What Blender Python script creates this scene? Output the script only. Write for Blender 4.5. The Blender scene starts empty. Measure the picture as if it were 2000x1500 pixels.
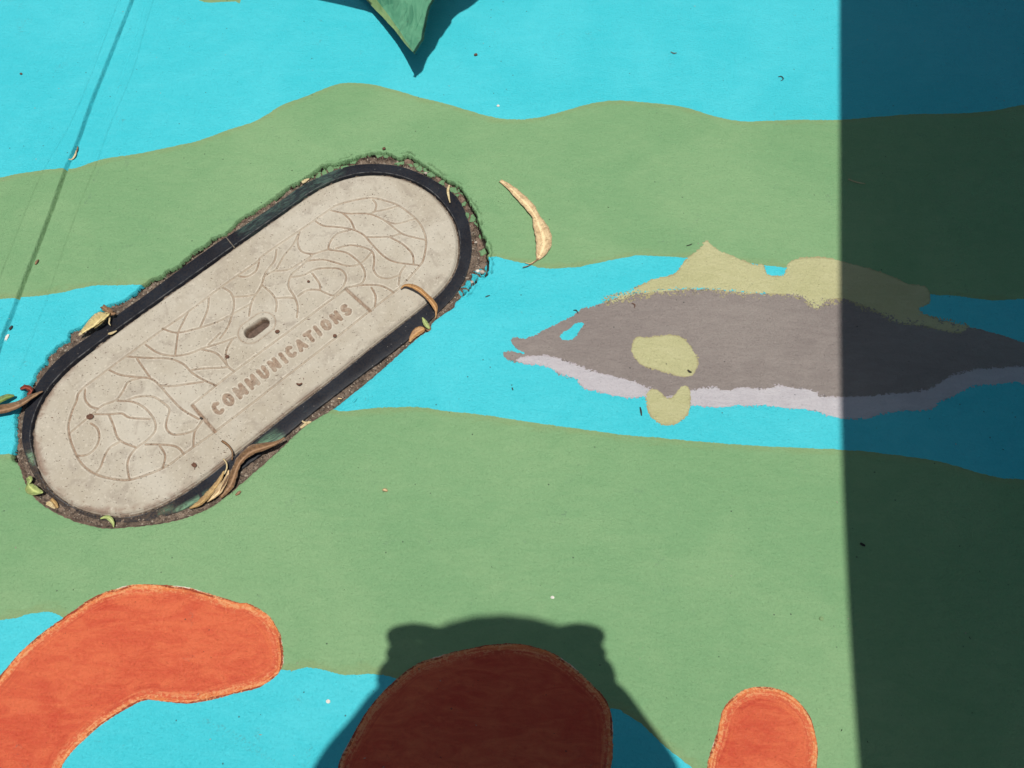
import bpy, bmesh, math, random
import numpy as np
from mathutils import Vector, Matrix
random.seed(7)
C = bpy.context.scene
COL = C.collection

# ------------------------------------------------------------------ camera
TH, RO, F, CAMH = math.radians(23.144), math.radians(1.34), 1500.0, 1.0
_c, _s = math.cos(RO), math.sin(RO)
RZ = np.array([[_c, -_s, 0], [_s, _c, 0], [0, 0, 1]])
_c, _s = math.cos(TH), math.sin(TH)
RX = np.array([[1, 0, 0], [0, _c, -_s], [0, _s, _c]])
ROT = RX @ RZ
cam_d = bpy.data.cameras.new('camera')
cam = bpy.data.objects.new('camera', cam_d)
COL.objects.link(cam)
cam.matrix_world = Matrix.Translation((0, 0, CAMH)) @ Matrix(ROT.tolist()).to_4x4()
cam_d.sensor_width = 36
cam_d.lens = 36 * F / 2000
cam_d.clip_start = 0.02
cam_d.clip_end = 200
C.camera = cam

def G(p, z=0.0):
    """photo pixel -> point of the pavement plane (metres)"""
    p = np.atleast_2d(np.asarray(p, float))
    d = np.stack([(p[:, 0] - 1000) / F, -(p[:, 1] - 750) / F, -np.ones(len(p))], 1) @ ROT.T
    return d[:, :2] / -d[:, 2:3] * (CAMH - z)

# ------------------------------------------------------------------ sky, sun, exposure
SH = G([(868, 1243)])[0]            # shadow offset per metre of height
sun_vec = Vector((-SH[0], -SH[1], 1)).normalized()
elev = math.asin(sun_vec.z)
azim = math.atan2(sun_vec.x, sun_vec.y)
W = bpy.data.worlds.new('World')
C.world = W
W.use_nodes = True
nt = W.node_tree
sky = nt.nodes.new('ShaderNodeTexSky')
sky.sky_type = 'NISHITA'
sky.sun_disc = False
sky.sun_elevation = elev
sky.sun_rotation = azim
sky.air_density = 0.75
sky.dust_density = 2.5
sky.ozone_density = 0.8
nt.links.new(sky.outputs[0], nt.nodes['Background'].inputs[0])
nt.nodes['Background'].inputs[1].default_value = 0.054
sl = bpy.data.lights.new('sun', 'SUN')
sl.energy = 4.2
sl.angle = math.radians(0.53)
sl.color = (1.0, 0.965, 0.90)
sun = bpy.data.objects.new('sun', sl)
COL.objects.link(sun)
sun.rotation_euler = (-sun_vec).to_track_quat('-Z', 'Y').to_euler()
sun.location = (0, 0, 6)
C.view_settings.view_transform = 'Standard'
C.view_settings.look = 'None'
C.view_settings.exposure = -0.08
C.view_settings.gamma = 1.0

# ------------------------------------------------------------------ helpers
def tag(o, label=None, cat=None, group=None, kind=None):
    if label: o['label'] = label
    if cat: o['category'] = cat
    if group: o['group'] = group
    if kind: o['kind'] = kind
    return o

def empty(name, loc=(0, 0, 0)):
    o = bpy.data.objects.new(name, None)
    o.empty_display_size = 0.02
    COL.objects.link(o)
    o.location = loc
    return o

def mesh_obj(name, verts, faces, mat, parent=None, smooth=True, attrs=None):
    me = bpy.data.meshes.new(name)
    me.from_pydata([tuple(map(float, v)) for v in verts] if not isinstance(verts, np.ndarray) else verts.tolist(), [], faces)
    if attrs:
        for k, v in attrs.items():
            a = me.attributes.new(k, 'FLOAT', 'POINT')
            a.data.foreach_set('value', np.asarray(v, dtype=np.float32))
    me.update()
    if smooth:
        me.polygons.foreach_set('use_smooth', [True] * len(me.polygons))
    o = bpy.data.objects.new(name, me)
    COL.objects.link(o)
    if mat: me.materials.append(mat)
    if parent:
        o.parent = parent
        if parent.type == 'EMPTY': o.matrix_parent_inverse = Matrix.Translation(parent.location).inverted()
    return o

def _hash(ix, iy, seed):
    h = (ix.astype(np.int64) * 374761393 + iy.astype(np.int64) * 668265263 + seed * 974711) & 0xffffffff
    h = ((h ^ (h >> 13)) * 1274126177) & 0xffffffff
    h = ((h ^ (h >> 16)) * 2246822519) & 0xffffffff
    h = h ^ (h >> 15)
    return (h & 0xffffff) / float(0xffffff)

def vnoise(x, y, scale, seed=0):
    x = x / scale; y = y / scale
    ix = np.floor(x); iy = np.floor(y)
    fx = x - ix; fy = y - iy
    fx = fx * fx * (3 - 2 * fx); fy = fy * fy * (3 - 2 * fy)
    a = _hash(ix, iy, seed); b = _hash(ix + 1, iy, seed)
    c = _hash(ix, iy + 1, seed); d = _hash(ix + 1, iy + 1, seed)
    return (a + (b - a) * fx + (c - a) * fy + (a - b - c + d) * fx * fy) * 2 - 1

def fbm(x, y, scale, octv=3, seed=0):
    r = 0; a = 1; t = 0
    for i in range(octv):
        r = r + a * vnoise(x, y, scale / 2 ** i, seed + i * 17); t += a; a *= .55
    return r / t

def worley(x, y, scale, seed=0):
    """distance to the cell border and a random value per cell"""
    X = x / scale; Y = y / scale
    ix = np.floor(X); iy = np.floor(Y)
    d1 = np.full(X.shape, 9.); d2 = np.full(X.shape, 9.); idv = np.zeros(X.shape)
    for dx in (-1, 0, 1):
        for dy in (-1, 0, 1):
            cx = ix + dx; cy = iy + dy
            px = cx + _hash(cx, cy, seed); py = cy + _hash(cx, cy, seed + 5)
            d = np.hypot(px - X, py - Y)
            rv = _hash(cx, cy, seed + 9)
            m = d < d1
            d2 = np.where(m, d1, np.minimum(d2, d))
            idv = np.where(m, rv, idv); d1 = np.where(m, d, d1)
    return (d2 - d1) * scale, idv

def sstep(a, b, x):
    t = np.clip((x - a) / (b - a), 0, 1)
    return t * t * (3 - 2 * t)

def smooth_poly(pts, closed=True, sub=5):
    """Catmull-Rom through photo pixels, returned as plane points"""
    P = np.asarray(pts, float); n = len(P); out = []
    rng = n if closed else n - 1
    for i in range(rng):
        if closed: a, b, c, d = P[i - 1], P[i], P[(i + 1) % n], P[(i + 2) % n]
        else: a, b, c, d = P[max(i - 1, 0)], P[i], P[i + 1], P[min(i + 2, n - 1)]
        for k in range(sub):
            t = k / sub
            out.append(.5 * ((2 * b) + (c - a) * t + (2 * a - 5 * b + 4 * c - d) * t * t + (3 * b - a - 3 * c + d) * t ** 3))
    if not closed: out.append(P[-1])
    return np.array(out)

def seg_dist(Q, poly, closed=True):
    """distance of points Q to a polyline"""
    A = poly; B = np.roll(poly, -1, 0)
    if not closed: A = poly[:-1]; B = poly[1:]
    best = np.full(len(Q), 1e9)
    for a, b in zip(A, B):
        ab = b - a; L = ab @ ab
        if L < 1e-16: continue
        t = np.clip(((Q - a) @ ab) / L, 0, 1)
        d = Q - a - t[:, None] * ab
        best = np.minimum(best, d[:, 0] ** 2 + d[:, 1] ** 2)
    return np.sqrt(best)

def inside(Q, poly):
    r = np.zeros(len(Q), bool)
    x, y = Q[:, 0], Q[:, 1]
    A = poly; B = np.roll(poly, -1, 0)
    for (x1, y1), (x2, y2) in zip(A, B):
        if y1 == y2: continue
        c = (y1 > y) != (y2 > y)
        r ^= c & (x < (x2 - x1) * (y - y1) / (y2 - y1) + x1)
    return r

def sdf(Q, poly):           # > 0 inside
    d = seg_dist(Q, poly)
    return np.where(inside(Q, poly), d, -d)

# ------------------------------------------------------------------ node materials
def new_mat(name):
    m = bpy.data.materials.new(name); m.use_nodes = True
    n = m.node_tree
    return m, n, n.nodes['Principled BSDF']

class NB:
    def __init__(s, n): s.n = n
    def node(s, t, **kw):
        x = s.n.nodes.new(t)
        for k, v in kw.items(): setattr(x, k, v)
        return x
    def link(s, a, b): s.n.links.new(a, b)
    def pos(s):
        return s.node('ShaderNodeNewGeometry').outputs['Position']
    def mapping(s, vec, scale=(1, 1, 1), rot=0, loc=(0, 0, 0)):
        m = s.node('ShaderNodeMapping')
        m.inputs['Scale'].default_value = scale
        m.inputs['Rotation'].default_value = (0, 0, rot)
        m.inputs['Location'].default_value = loc
        s.link(vec, m.inputs['Vector']); return m.outputs[0]
    def noise(s, vec, scale, detail=4, rough=.55, dist=0):
        t = s.node('ShaderNodeTexNoise')
        t.inputs['Scale'].default_value = scale; t.inputs['Detail'].default_value = detail
        t.inputs['Roughness'].default_value = rough; t.inputs['Distortion'].default_value = dist
        s.link(vec, t.inputs['Vector']); return t.outputs['Fac']
    def vor(s, vec, scale, feature='F1', rand=1):
        t = s.node('ShaderNodeTexVoronoi', feature=feature)
        t.inputs['Scale'].default_value = scale; t.inputs['Randomness'].default_value = rand
        s.link(vec, t.inputs['Vector']); return t
    def ramp(s, f, a, b, lo=0., hi=1.):
        r = s.node('ShaderNodeMapRange', interpolation_type='SMOOTHSTEP')
        r.inputs['From Min'].default_value = a; r.inputs['From Max'].default_value = b
        r.inputs['To Min'].default_value = lo; r.inputs['To Max'].default_value = hi
        s.link(f, r.inputs['Value']); return r.outputs[0]
    def math(s, op, a, b=None):
        m = s.node('ShaderNodeMath', operation=op)
        for i, v in enumerate((a, b)):
            if v is None: continue
            if isinstance(v, (int, float)): m.inputs[i].default_value = v
            else: s.link(v, m.inputs[i])
        return m.outputs[0]
    def mix(s, f, a, b, blend='MIX'):
        m = s.node('ShaderNodeMix', data_type='RGBA', blend_type=blend)
        for i, v in ((0, f), (6, a), (7, b)):
            if isinstance(v, (int, float)): m.inputs[i].default_value = v
            elif isinstance(v, tuple): m.inputs[i].default_value = (*v, 1)
            else: s.link(v, m.inputs[i])
        return m.outputs[2]
    def bump(s, h, strength, dist, prev=None):
        b = s.node('ShaderNodeBump')
        b.inputs['Strength'].default_value = strength; b.inputs['Distance'].default_value = dist
        s.link(h, b.inputs['Height'])
        if prev is not None: s.link(prev, b.inputs['Normal'])
        return b.outputs[0]
    def attr(s, name):
        a = s.node('ShaderNodeAttribute', attribute_name=name); return a.outputs['Fac']

def hexc(r, g, b, k=1.0):
    f = lambda c: ((c / 255 + .055) / 1.055) ** 2.4 if c > 10 else c / 255 / 12.92
    return (f(r) * k, f(g) * k, f(b) * k)

def relief(nb, p, fine=1.0, med=1.0, brush_rot=0.1, big=1.0):
    """grain of rolled and brushed masonry paint on concrete; same world position for every colour"""
    g1 = nb.noise(nb.mapping(p, (1, 1.25, 1), brush_rot), 620, 3, .6, .4)
    g2a = nb.noise(nb.mapping(p, (.82, 1.1, 1), brush_rot), 250, 5, .68, .25)
    g2b = nb.noise(p, 330, 4, .66, .2)
    g2 = nb.math('ADD', nb.math('MULTIPLY', g2a, .6), nb.math('MULTIPLY', g2b, .4))
    g2 = nb.math('ADD', nb.math('MULTIPLY', nb.math('SUBTRACT', g2, .5), 1.7), .5)
    g3 = nb.noise(p, 34, 3, .5)
    g4 = nb.noise(p, 7, 2, .5)
    n = nb.bump(g4, .07 * big, .05)
    n = nb.bump(g3, .3 * med, .006, n)
    n = nb.bump(g2, 1.0 * med, .0020, n)
    n = nb.bump(g1, 1.0 * fine, .00065, n)
    return n, g1, g2, g3, g4

def paint_mat(name, base, alt, edge_col=None, edge_w=.008, rough=.47, med=1., fine=1., rot=.1, streak=.5, edge_amt=.7, worn=None, rim=None):
    m, n, bs = new_mat(name); nb = NB(n); p = nb.pos()
    nrm, g1, g2, g3, g4 = relief(nb, p, fine, med, rot)
    st = nb.noise(nb.mapping(p, (.34, 1.1, 1), rot), 60, 6, .66, 1.3)
    bl = nb.noise(p, 4.2, 4, .6, .6)
    f = nb.math('MULTIPLY', nb.ramp(st, .35, .7), streak)
    f = nb.math('ADD', f, nb.math('MULTIPLY', nb.ramp(bl, .38, .66), .55))
    col = nb.mix(f, base, alt)
    # pits in the grain hold a little dirt, high grains are rubbed paler
    col = nb.mix(nb.ramp(g2, .55, .78, 0, .34), col, tuple(min(1, c * 1.32 + .015) for c in base))
    col = nb.mix(nb.ramp(g2, .42, .22, 0, .30), col, tuple(c * .55 for c in base))
    if edge_col is not None:
        e = nb.attr('edge')
        e = nb.math('ADD', e, nb.math('MULTIPLY', nb.math('SUBTRACT', st, .5), edge_w * 2.6))
        col = nb.mix(nb.math('MULTIPLY', nb.ramp(e, edge_w, 0), edge_amt), col, edge_col)
    if rim is not None:      # thin outline brushed along the shape's edge
        e = nb.attr('edge')
        wob = nb.noise(p, 26, 2, .5)
        wob2 = nb.noise(p, 240, 2, .5)
        e2 = nb.math('SUBTRACT', e, nb.math('MULTIPLY', nb.ramp(wob, .42, .62), rim[1] * 1.3))
        e2 = nb.math('ADD', e2, nb.math('MULTIPLY', nb.math('SUBTRACT', wob2, .5), rim[1] * .9))
        col = nb.mix(nb.math('MULTIPLY', nb.ramp(e2, rim[1] * .45, 0), .85), col, rim[0])
        cx_ = nb.node('ShaderNodeCombineXYZ'); sp_ = nb.node('ShaderNodeSeparateXYZ'); nb.link(p, sp_.inputs[0])
        nb.link(nb.math('MULTIPLY', e, 300.), cx_.inputs[0]); nb.link(nb.math('MULTIPLY', sp_.outputs[0], 16.), cx_.inputs[1]); nb.link(nb.math('MULTIPLY', sp_.outputs[1], 16.), cx_.inputs[2])
        brush = nb.noise(cx_.outputs[0], 1.0, 5, .72, .2)      # strokes that run along the shape's outline
        zone = nb.ramp(e, .030, .006, .10, 1)
        col = nb.mix(nb.math('MULTIPLY', nb.ramp(brush, .50, .66, 0, .55), zone), col, (.80, .20, .065))
        col = nb.mix(nb.math('MULTIPLY', nb.ramp(brush, .48, .36, 0, .45), zone), col, (.42, .036, .016))
        drag = nb.math('ADD', nb.math('MULTIPLY', brush, .5), nb.math('MULTIPLY', g2, .5))
        col = nb.mix(nb.math('MULTIPLY', nb.math('MULTIPLY', nb.ramp(drag, .49, .56), nb.ramp(e, .016, .003)), .75), col, (.84, .42, .19))
        e3 = nb.math('ADD', e, nb.math('MULTIPLY', nb.math('SUBTRACT', wob2, .5), .002))
        col = nb.mix(nb.math('MULTIPLY', nb.ramp(e3, .0012, .0004), nb.ramp(wob, .60, .66)), col, (.78, .70, .58))
    col = nb.mix(nb.math('MULTIPLY', nb.attr('dirt_shade'), nb.ramp(g2, .2, .6, 1, .75)), col, nb.mix(.05, tuple(c * .54 for c in base), (.10, .085, .06)))  # darker tone on groove, cracks and painted lumps
    # tiny dark specks and scuffs
    v = nb.vor(p, 95); sz = nb.node('ShaderNodeSeparateColor'); nb.link(v.outputs['Color'], sz.inputs[0])
    spot = nb.math('MULTIPLY', nb.ramp(v.outputs['Distance'], .13, .07), nb.ramp(sz.outputs[0], .94, .96))
    col = nb.mix(nb.math('MULTIPLY', spot, .75), col, (.03, .035, .03))
    sc = nb.noise(nb.mapping(p, (1, 1, 1), .5), 13, 6, .75, 1.2)
    sc2 = nb.noise(p, 300, 3, .6)
    scuff = nb.math('MULTIPLY', nb.ramp(sc, .60, .70), nb.ramp(sc2, .48, .60))
    col = nb.mix(nb.math('MULTIPLY', scuff, .35), col, (.10, .13, .12))
    nb.link(col, bs.inputs['Base Color'])
    r = nb.math('ADD', nb.math('MULTIPLY', g3, .22), rough - .11)
    nb.link(r, bs.inputs['Roughness'])
    bs.inputs['Specular IOR Level'].default_value = .30
    nb.link(nrm, bs.inputs['Normal'])
    return m

M = {}
M['blue'] = paint_mat('turquoise_paint', (.044, .535, .62), (.076, .595, .68), streak=.35)
M['green'] = paint_mat('sage_green_paint', (.180, .348, .162), (.240, .400, .195), (.245, .325, .14), .013, streak=.35, edge_amt=.5)
M['red'] = paint_mat('vermilion_paint', (.56, .064, .030), (.72, .150, .062), (.80, .27, .085), .010, rot=.9, streak=.7, edge_amt=.85, rough=.42, rim=((.22, .028, .012), .0022), med=1.25)
M['grey'] = paint_mat('mauve_grey_paint', (.240, .202, .186), (.305, .262, .238), None, streak=.5, med=1.2, rot=.02, rough=.43)
M['white'] = paint_mat('lilac_white_paint', (.455, .425, .45), (.55, .52, .54), (.36, .29, .31), .0016, streak=.5, rot=-.1, edge_amt=.5)
M['yellow'] = paint_mat('pale_yellow_paint', (.47, .455, .235), (.545, .52, .29), (.36, .30, .16), .003, streak=.6, rot=.02, med=1.25)

def rock_mat():
    m, n, bs = new_mat('broken_concrete'); nb = NB(n); p = nb.pos()
    a = nb.noise(p, 120, 5, .65); b = nb.noise(p, 420, 4, .6); v = nb.vor(p, 330)
    col = nb.mix(nb.ramp(a, .3, .7), (.12, .078, .056), (.27, .185, .135))
    col = nb.mix(nb.ramp(b, .60, .74, 0, .7), col, (.36, .28, .21))
    sz = nb.node('ShaderNodeSeparateColor'); nb.link(v.outputs['Color'], sz.inputs[0])
    col = nb.mix(nb.ramp(sz.outputs[0], .62, .95, 0, .6), col, (.06, .045, .036))
    nb.link(col, bs.inputs['Base Color']); bs.inputs['Roughness'].default_value = .9
    nrm = nb.bump(b, .9, .0016); nrm = nb.bump(v.outputs['Distance'], .6, .0012, nrm)
    nb.link(nrm, bs.inputs['Normal']); return m
M['rock'] = rock_mat()

def soil_mat():
    m, n, bs = new_mat('packed_soil'); nb = NB(n); p = nb.pos()
    a = nb.noise(p, 60, 5, .6); b = nb.noise(p, 520, 4, .65); v = nb.vor(p, 460)
    col = nb.mix(nb.ramp(a, .35, .68), (.105, .074, .054), (.235, .175, .130))
    col = nb.mix(nb.ramp(b, .58, .74, 0, .8), col, (.30, .235, .17))
    sz = nb.node('ShaderNodeSeparateColor'); nb.link(v.outputs['Color'], sz.inputs[0])
    col = nb.mix(nb.ramp(sz.outputs[1], .86, .95, 0, .8), col, (.40, .34, .27))
    col = nb.mix(nb.ramp(sz.outputs[0], .6, .95, 0, .7), col, (.03, .022, .018))
    nb.link(col, bs.inputs['Base Color']); bs.inputs['Roughness'].default_value = .95
    nrm = nb.bump(v.outputs['Distance'], .9, .002); nrm = nb.bump(b, .8, .001, nrm)
    nb.link(nrm, bs.inputs['Normal']); return m
M['soil'] = soil_mat()

def lid_mat():
    m, n, bs = new_mat('cast_concrete'); nb = NB(n); p = nb.pos()
    a = nb.noise(p, 9, 5, .6, .6); b = nb.noise(p, 260, 4, .6); c = nb.noise(p, 900, 2, .5); e = nb.noise(p, 38, 5, .65, .5)
    col = nb.mix(nb.ramp(a, .32, .68), (.395, .348, .272), (.47, .43, .355))
    col = nb.mix(nb.ramp(e, .50, .68, 0, .6), col, (.30, .255, .205))
    col = nb.mix(nb.ramp(b, .55, .70, 0, .6), col, (.56, .51, .42))
    col = nb.mix(nb.math('MULTIPLY', nb.attr('pale'), nb.ramp(b, .3, .6, .35, .85)), col, (.66, .60, .50))  # painted highlight beside grooves and letters
    # rusty brown dirt in grooves, letters and rim, thinned where groove walls would look lit
    d = nb.attr('dirt_shade')
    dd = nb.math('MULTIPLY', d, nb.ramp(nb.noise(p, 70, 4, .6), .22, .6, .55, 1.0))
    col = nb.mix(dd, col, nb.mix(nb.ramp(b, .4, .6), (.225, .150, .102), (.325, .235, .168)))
    ed = nb.math('MULTIPLY', nb.attr('rimdirt'), nb.ramp(e, .40, .56))
    col = nb.mix(nb.math('MULTIPLY', ed, .7), col, (.20, .115, .08))
    # dark grit specks, short and long
    v = nb.vor(nb.mapping(p, (1, 1.9, 1), .8), 150); sz = nb.node('ShaderNodeSeparateColor'); nb.link(v.outputs['Color'], sz.inputs[0])
    s1 = nb.math('MULTIPLY', nb.ramp(v.outputs['Distance'], .20, .11), nb.ramp(sz.outputs[0], .52, .56))
    v2 = nb.vor(nb.mapping(p, (2.2, .9, 1), -.5), 240); sz2 = nb.node('ShaderNodeSeparateColor'); nb.link(v2.outputs['Color'], sz2.inputs[0])
    s2 = nb.math('MULTIPLY', nb.ramp(v2.outputs['Distance'], .22, .10), nb.ramp(sz2.outputs[0], .60, .64))
    s = nb.math('MAXIMUM', nb.math('MULTIPLY', s1, .75), nb.math('MULTIPLY', s2, .6))
    col = nb.mix(s, col, (.085, .068, .055))
    nb.link(col, bs.inputs['Base Color']); bs.inputs['Roughness'].default_value = .78
    bs.inputs['Specular IOR Level'].default_value = .3
    nrm = nb.bump(b, .35, .0007); nrm = nb.bump(c, .3, .0003, nrm); nrm = nb.bump(nb.math('SUBTRACT', 1., s), .5, .0005, nrm)
    nb.link(nrm, bs.inputs['Normal']); return m
M['lid'] = lid_mat()

def plastic_mat():
    m, n, bs = new_mat('black_plastic'); nb = NB(n); p = nb.pos()
    a = nb.noise(p, 22, 5, .6, .4); b = nb.noise(p, 400, 3, .6)
    scr = nb.noise(nb.mapping(nb.mapping(p, (1, 1, 1), -.62), (.3, 1.5, 1)), 110, 6, .75, 1.6)
    col = nb.mix(nb.ramp(a, .35, .7), (.0060, .0100, .0175), (.012, .018, .028))
    col = nb.mix(nb.math('MULTIPLY', nb.ramp(scr, .60, .72), nb.ramp(a, .5, .62, 0, .6)), col, (.10, .15, .14))
    gp = nb.attr('paint')
    col = nb.mix(nb.math('MULTIPLY', gp, nb.ramp(scr, .45, .58, .1, .85)), col, (.13, .24, .19))
    bp = nb.attr('smear')
    col = nb.mix(nb.math('MULTIPLY', bp, nb.ramp(scr, .40, .58, .3, 1)), col, (.24, .45, .28))
    dm = nb.attr('dust')
    col = nb.mix(nb.math('MULTIPLY', dm, nb.ramp(b, .35, .6, .2, .8)), col, (.085, .062, .045))
    col = nb.mix(nb.math('MULTIPLY', nb.attr('edge_glint'), nb.ramp(nb.noise(p, 90, 5, .7), .40, .60, .1, .8)), col, (.16, .16, .16))  # painted highlight: pale grey line along the frame's ridge and outer edge
    v = nb.vor(p, 210); sz = nb.node('ShaderNodeSeparateColor'); nb.link(v.outputs['Color'], sz.inputs[0])
    s1 = nb.math('MULTIPLY', nb.ramp(v.outputs['Distance'], .14, .07), nb.ramp(sz.outputs[0], .86, .9))
    col = nb.mix(nb.math('MULTIPLY', s1, .7), col, (.30, .28, .25))
    nb.link(col, bs.inputs['Base Color'])
    nb.link(nb.ramp(a, .3, .7, .36, .5), bs.inputs['Roughness'])
    bs.inputs['Specular IOR Level'].default_value = .09
    nrm = nb.bump(b, .25, .0004); nrm = nb.bump(a, .3, .002, nrm); nb.link(nrm, bs.inputs['Normal']); return m
M['plastic'] = plastic_mat()

def simple(name, col, alt=None, rough=.7, scale=150, bump=.3, spots=None, stretch=(1, 1, 1), trans=0):
    m, n, bs = new_mat(name); nb = NB(n)
    p = nb.mapping(nb.pos(), stretch)
    a = nb.noise(p, scale, 5, .65, .3)
    c = nb.mix(nb.ramp(a, .35, .65), col, alt or tuple(x * .7 for x in col))
    if spots:
        v = nb.noise(nb.pos(), spots[1], 3, .5); c = nb.mix(nb.ramp(v, .60, .70, 0, .8), c, spots[0])
    if 'leaf' in name or name == 'pale_husk':
        u_ = nb.math('ABSOLUTE', nb.attr('across'))
        c = nb.mix(nb.ramp(u_, .30, .02, 0, .55), c, tuple(min(1, x * 1.45 + .02) for x in col))
        c = nb.mix(nb.math('MULTIPLY', nb.ramp(u_, .62, .98), nb.ramp(nb.noise(nb.pos(), 500, 3, .6), .35, .6, .2, .8)), c, tuple(x * .42 for x in (alt or col)))
        big_ = nb.noise(nb.pos(), 110, 4, .65, .8)
        c = nb.mix(nb.ramp(big_, .52, .66, 0, .55), c, tuple(x * .5 for x in (alt or col)))
    nb.link(c, bs.inputs['Base Color']); bs.inputs['Roughness'].default_value = rough
    bs.inputs['Specular IOR Level'].default_value = .35
    nb.link(nb.bump(a, bump, .0006), bs.inputs['Normal'])
    return m
M['leaf_tan'] = simple('dry_leaf_tan', (.70, .54, .31), (.54, .37, .20), .6, 150, .4, ((.24, .11, .05), 800))
M['leaf_brown'] = simple('dry_leaf_brown', (.26, .15, .075), (.15, .085, .045), .6, 220, .5, ((.40, .27, .13), 300))
M['leaf_ochre'] = simple('dry_leaf_ochre', (.44, .30, .12), (.30, .18, .075), .6, 200, .4)
M['leaf_orange'] = simple('dry_leaf_orange', (.46, .26, .10), (.33, .17, .065), .55, 300, .4, ((.16, .07, .03), 600))
M['husk'] = simple('pale_husk', (.66, .56, .26), (.52, .42, .20), .6, 160, .5)
M['leaf_pale'] = simple('pale_green_leaf', (.40, .45, .17), (.27, .34, .12), .55, 180, .4)
M['leaf_green'] = simple('green_leaf', (.16, .24, .05), (.10, .16, .035), .5, 180, .4)
M['red_leaf'] = simple('red_brown_leaf', (.26, .055, .03), (.12, .03, .02), .6, 200, .4)
M['straw'] = simple('straw_bit', (.62, .52, .30), (.45, .34, .18), .7, 300, .3)
M["dark_bit"] = simple('dark_fleck', (.012, .011, .010), (.03, .024, .018), .6, 300, .3)
M['brown_bit'] = simple('brown_fleck', (.16, .075, .045), (.09, .045, .03), .8, 300, .5)
M['stone_bit'] = simple('stone_chip', (.48, .42, .35), (.34, .28, .23), .8, 300, .5)
M['white_bit'] = simple('white_chip', (.75, .72, .66), (.6, .56, .5), .7, 300, .4)

# ------------------------------------------------------------------ outlines read off the photograph (pixels)
hole_px = [(50,756),(62,748),(67,732),(75,717),(87,708),(90,696),(106,680),(117,671),(131,663),(133,651),(143,643),(161,636),(173,624),(187,611),(198,605),(212,593),(230,590),(250,579),(262,569),(279,555),(293,545),(314,537),(323,527),(343,520),(363,503),(377,490),(397,479),(413,465),(437,455),(450,444),(467,428),(501,407),(530,388),(563,363),(583,353),(617,331),(637,320),(666,316),(689,308),(711,300),(750,296),(780,307),(794,301),(816,313),(846,332),(873,349),(901,368),(917,393),(931,420),(939,448),(950,475),(954,503),(954,525),(948,539),(934,540),(928,552),(917,566),(898,581),(889,592),(886,601),(866,613),(844,631),(840,645),(824,653),(800,673),(730,736),(675,780),(650,799),(592,835),(537,887),(477,939),(441,970),(399,997),(330,1020),(247,1030),(192,1031),(124,1010),(74,980),(49,947),(36,911),(22,892),(27,873),(30,848),(27,815),(36,798),(44,772)]
frame_px = [(56,772),(65,758),(77,737),(94,717),(114,696),(146,672),(183,647),(215,621),(250,595),(277,577),(303,557),(343,528),(383,499),(417,475),(450,454),(477,437),(503,419),(543,391),(583,363),(623,342),(663,326),(699,319),(753,318),(793,325),(833,342),(872,364),(900,391),(914,429),(921,466),(921,490),(918,507),(911,531),(897,560),(877,587),(851,610),(826,637),(757,692),(702,733),(647,775),(598,813),(554,851),(522,876),(454,927),(421,955),(395,974),(366,989),(316,1007),(275,1015),(234,1018),(192,1013),(148,1001),(110,981),(82,958),(62,929),(50,905),(42,880),(39,850),(42,820),(47,792)]
lid_px = [(250,632.7),(196.7,672),(146,710.7),(119.3,736),(96.7,762),(84,783),(75,802),(66.5,825),(64.7,846.7),(66.7,880),(76.7,918.7),(96.7,950.7),(136.7,981.3),(176.7,997.3),(230,1003.3),(270,998),(310,981),(350,960),(390,932),(456.7,880),(508,840),(570,791),(633.3,742.7),(690,697),(750,649.3),(786.7,621.3),(842.7,576),(866.7,553.3),(880,533.3),(889.3,513.3),(892,488),(891,462),(886.7,441.3),(873.3,414.7),(846.7,382.7),(820,364),(780,346.7),(740,340.7),(700,342),(650,356),(610,377),(583.3,396),(516.7,443),(450,490),(383.3,538),(316.7,585)]
bands_px = {
 'upper': [(-900,560),(-400,440),(0,347),(60,336),(111,329),(144,329),(168,321),(204,310),(270,300),(324,289),(390,274),(450,252),(490,240),(519,225),(549,206),(600,187),(656,165),(686,162),(720,164),(770,175),(820,190),(880,205),(950,226),(1000,233),(1050,230),(1100,217),(1150,203),(1200,196),(1260,200),(1330,208),(1400,228),(1450,237),(1500,236),(1560,234),(1640,234),(1700,229),(1780,223),(1850,222),(1900,220),(1960,213),(2000,205),(2300,170),(3000,140),
           (3000,560),(2300,575),(2000,584),(1931,586),(1862,577),(1818,575),(1700,560),(1600,540),(1535,523),(1494,518),(1440,511),(1335,503),(1252,499),(1225,502),(1155,516),(1125,522),(1065,524),(1035,517),(990,507),(957,501),(900,510),(600,540),(269,556),(192,557),(151,564),(110,573),(55,580),(0,584),(-400,610),(-900,700)],
 'lower': [(-900,1000),(-300,900),(0,888),(22,886),(200,870),(450,820),(600,790),(651,798),(664,803),(689,802),(730,797),(812,795),(867,802),(950,811),(1032,824),(1142,839),(1225,850),(1300,856),(1400,865),(1500,872),(1640,878),(1700,883),(1800,895),(1850,905),(1900,920),(1950,932),(2000,936),(2300,945),(3000,930),
           (3000,1900),(1900,1720),(1500,1580),(1400,1530),(1348,1497),(1312,1468),(1288,1448),(1260,1420),(1224,1396),(1194,1384),(1100,1400),(900,1370),(768,1324),(744,1318),(720,1316),(672,1318),(632,1308),(600,1304),(570,1311),(552,1308),(400,1300),(200,1250),(117,1203),(90,1195),(54,1200),(0,1212),(-300,1250),(-900,1300)],
 'top': [(372,-90),(386,-8),(394,2),(410,5),(435,3.5),(460,3),(471,-1),(484,-90)],
}
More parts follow.
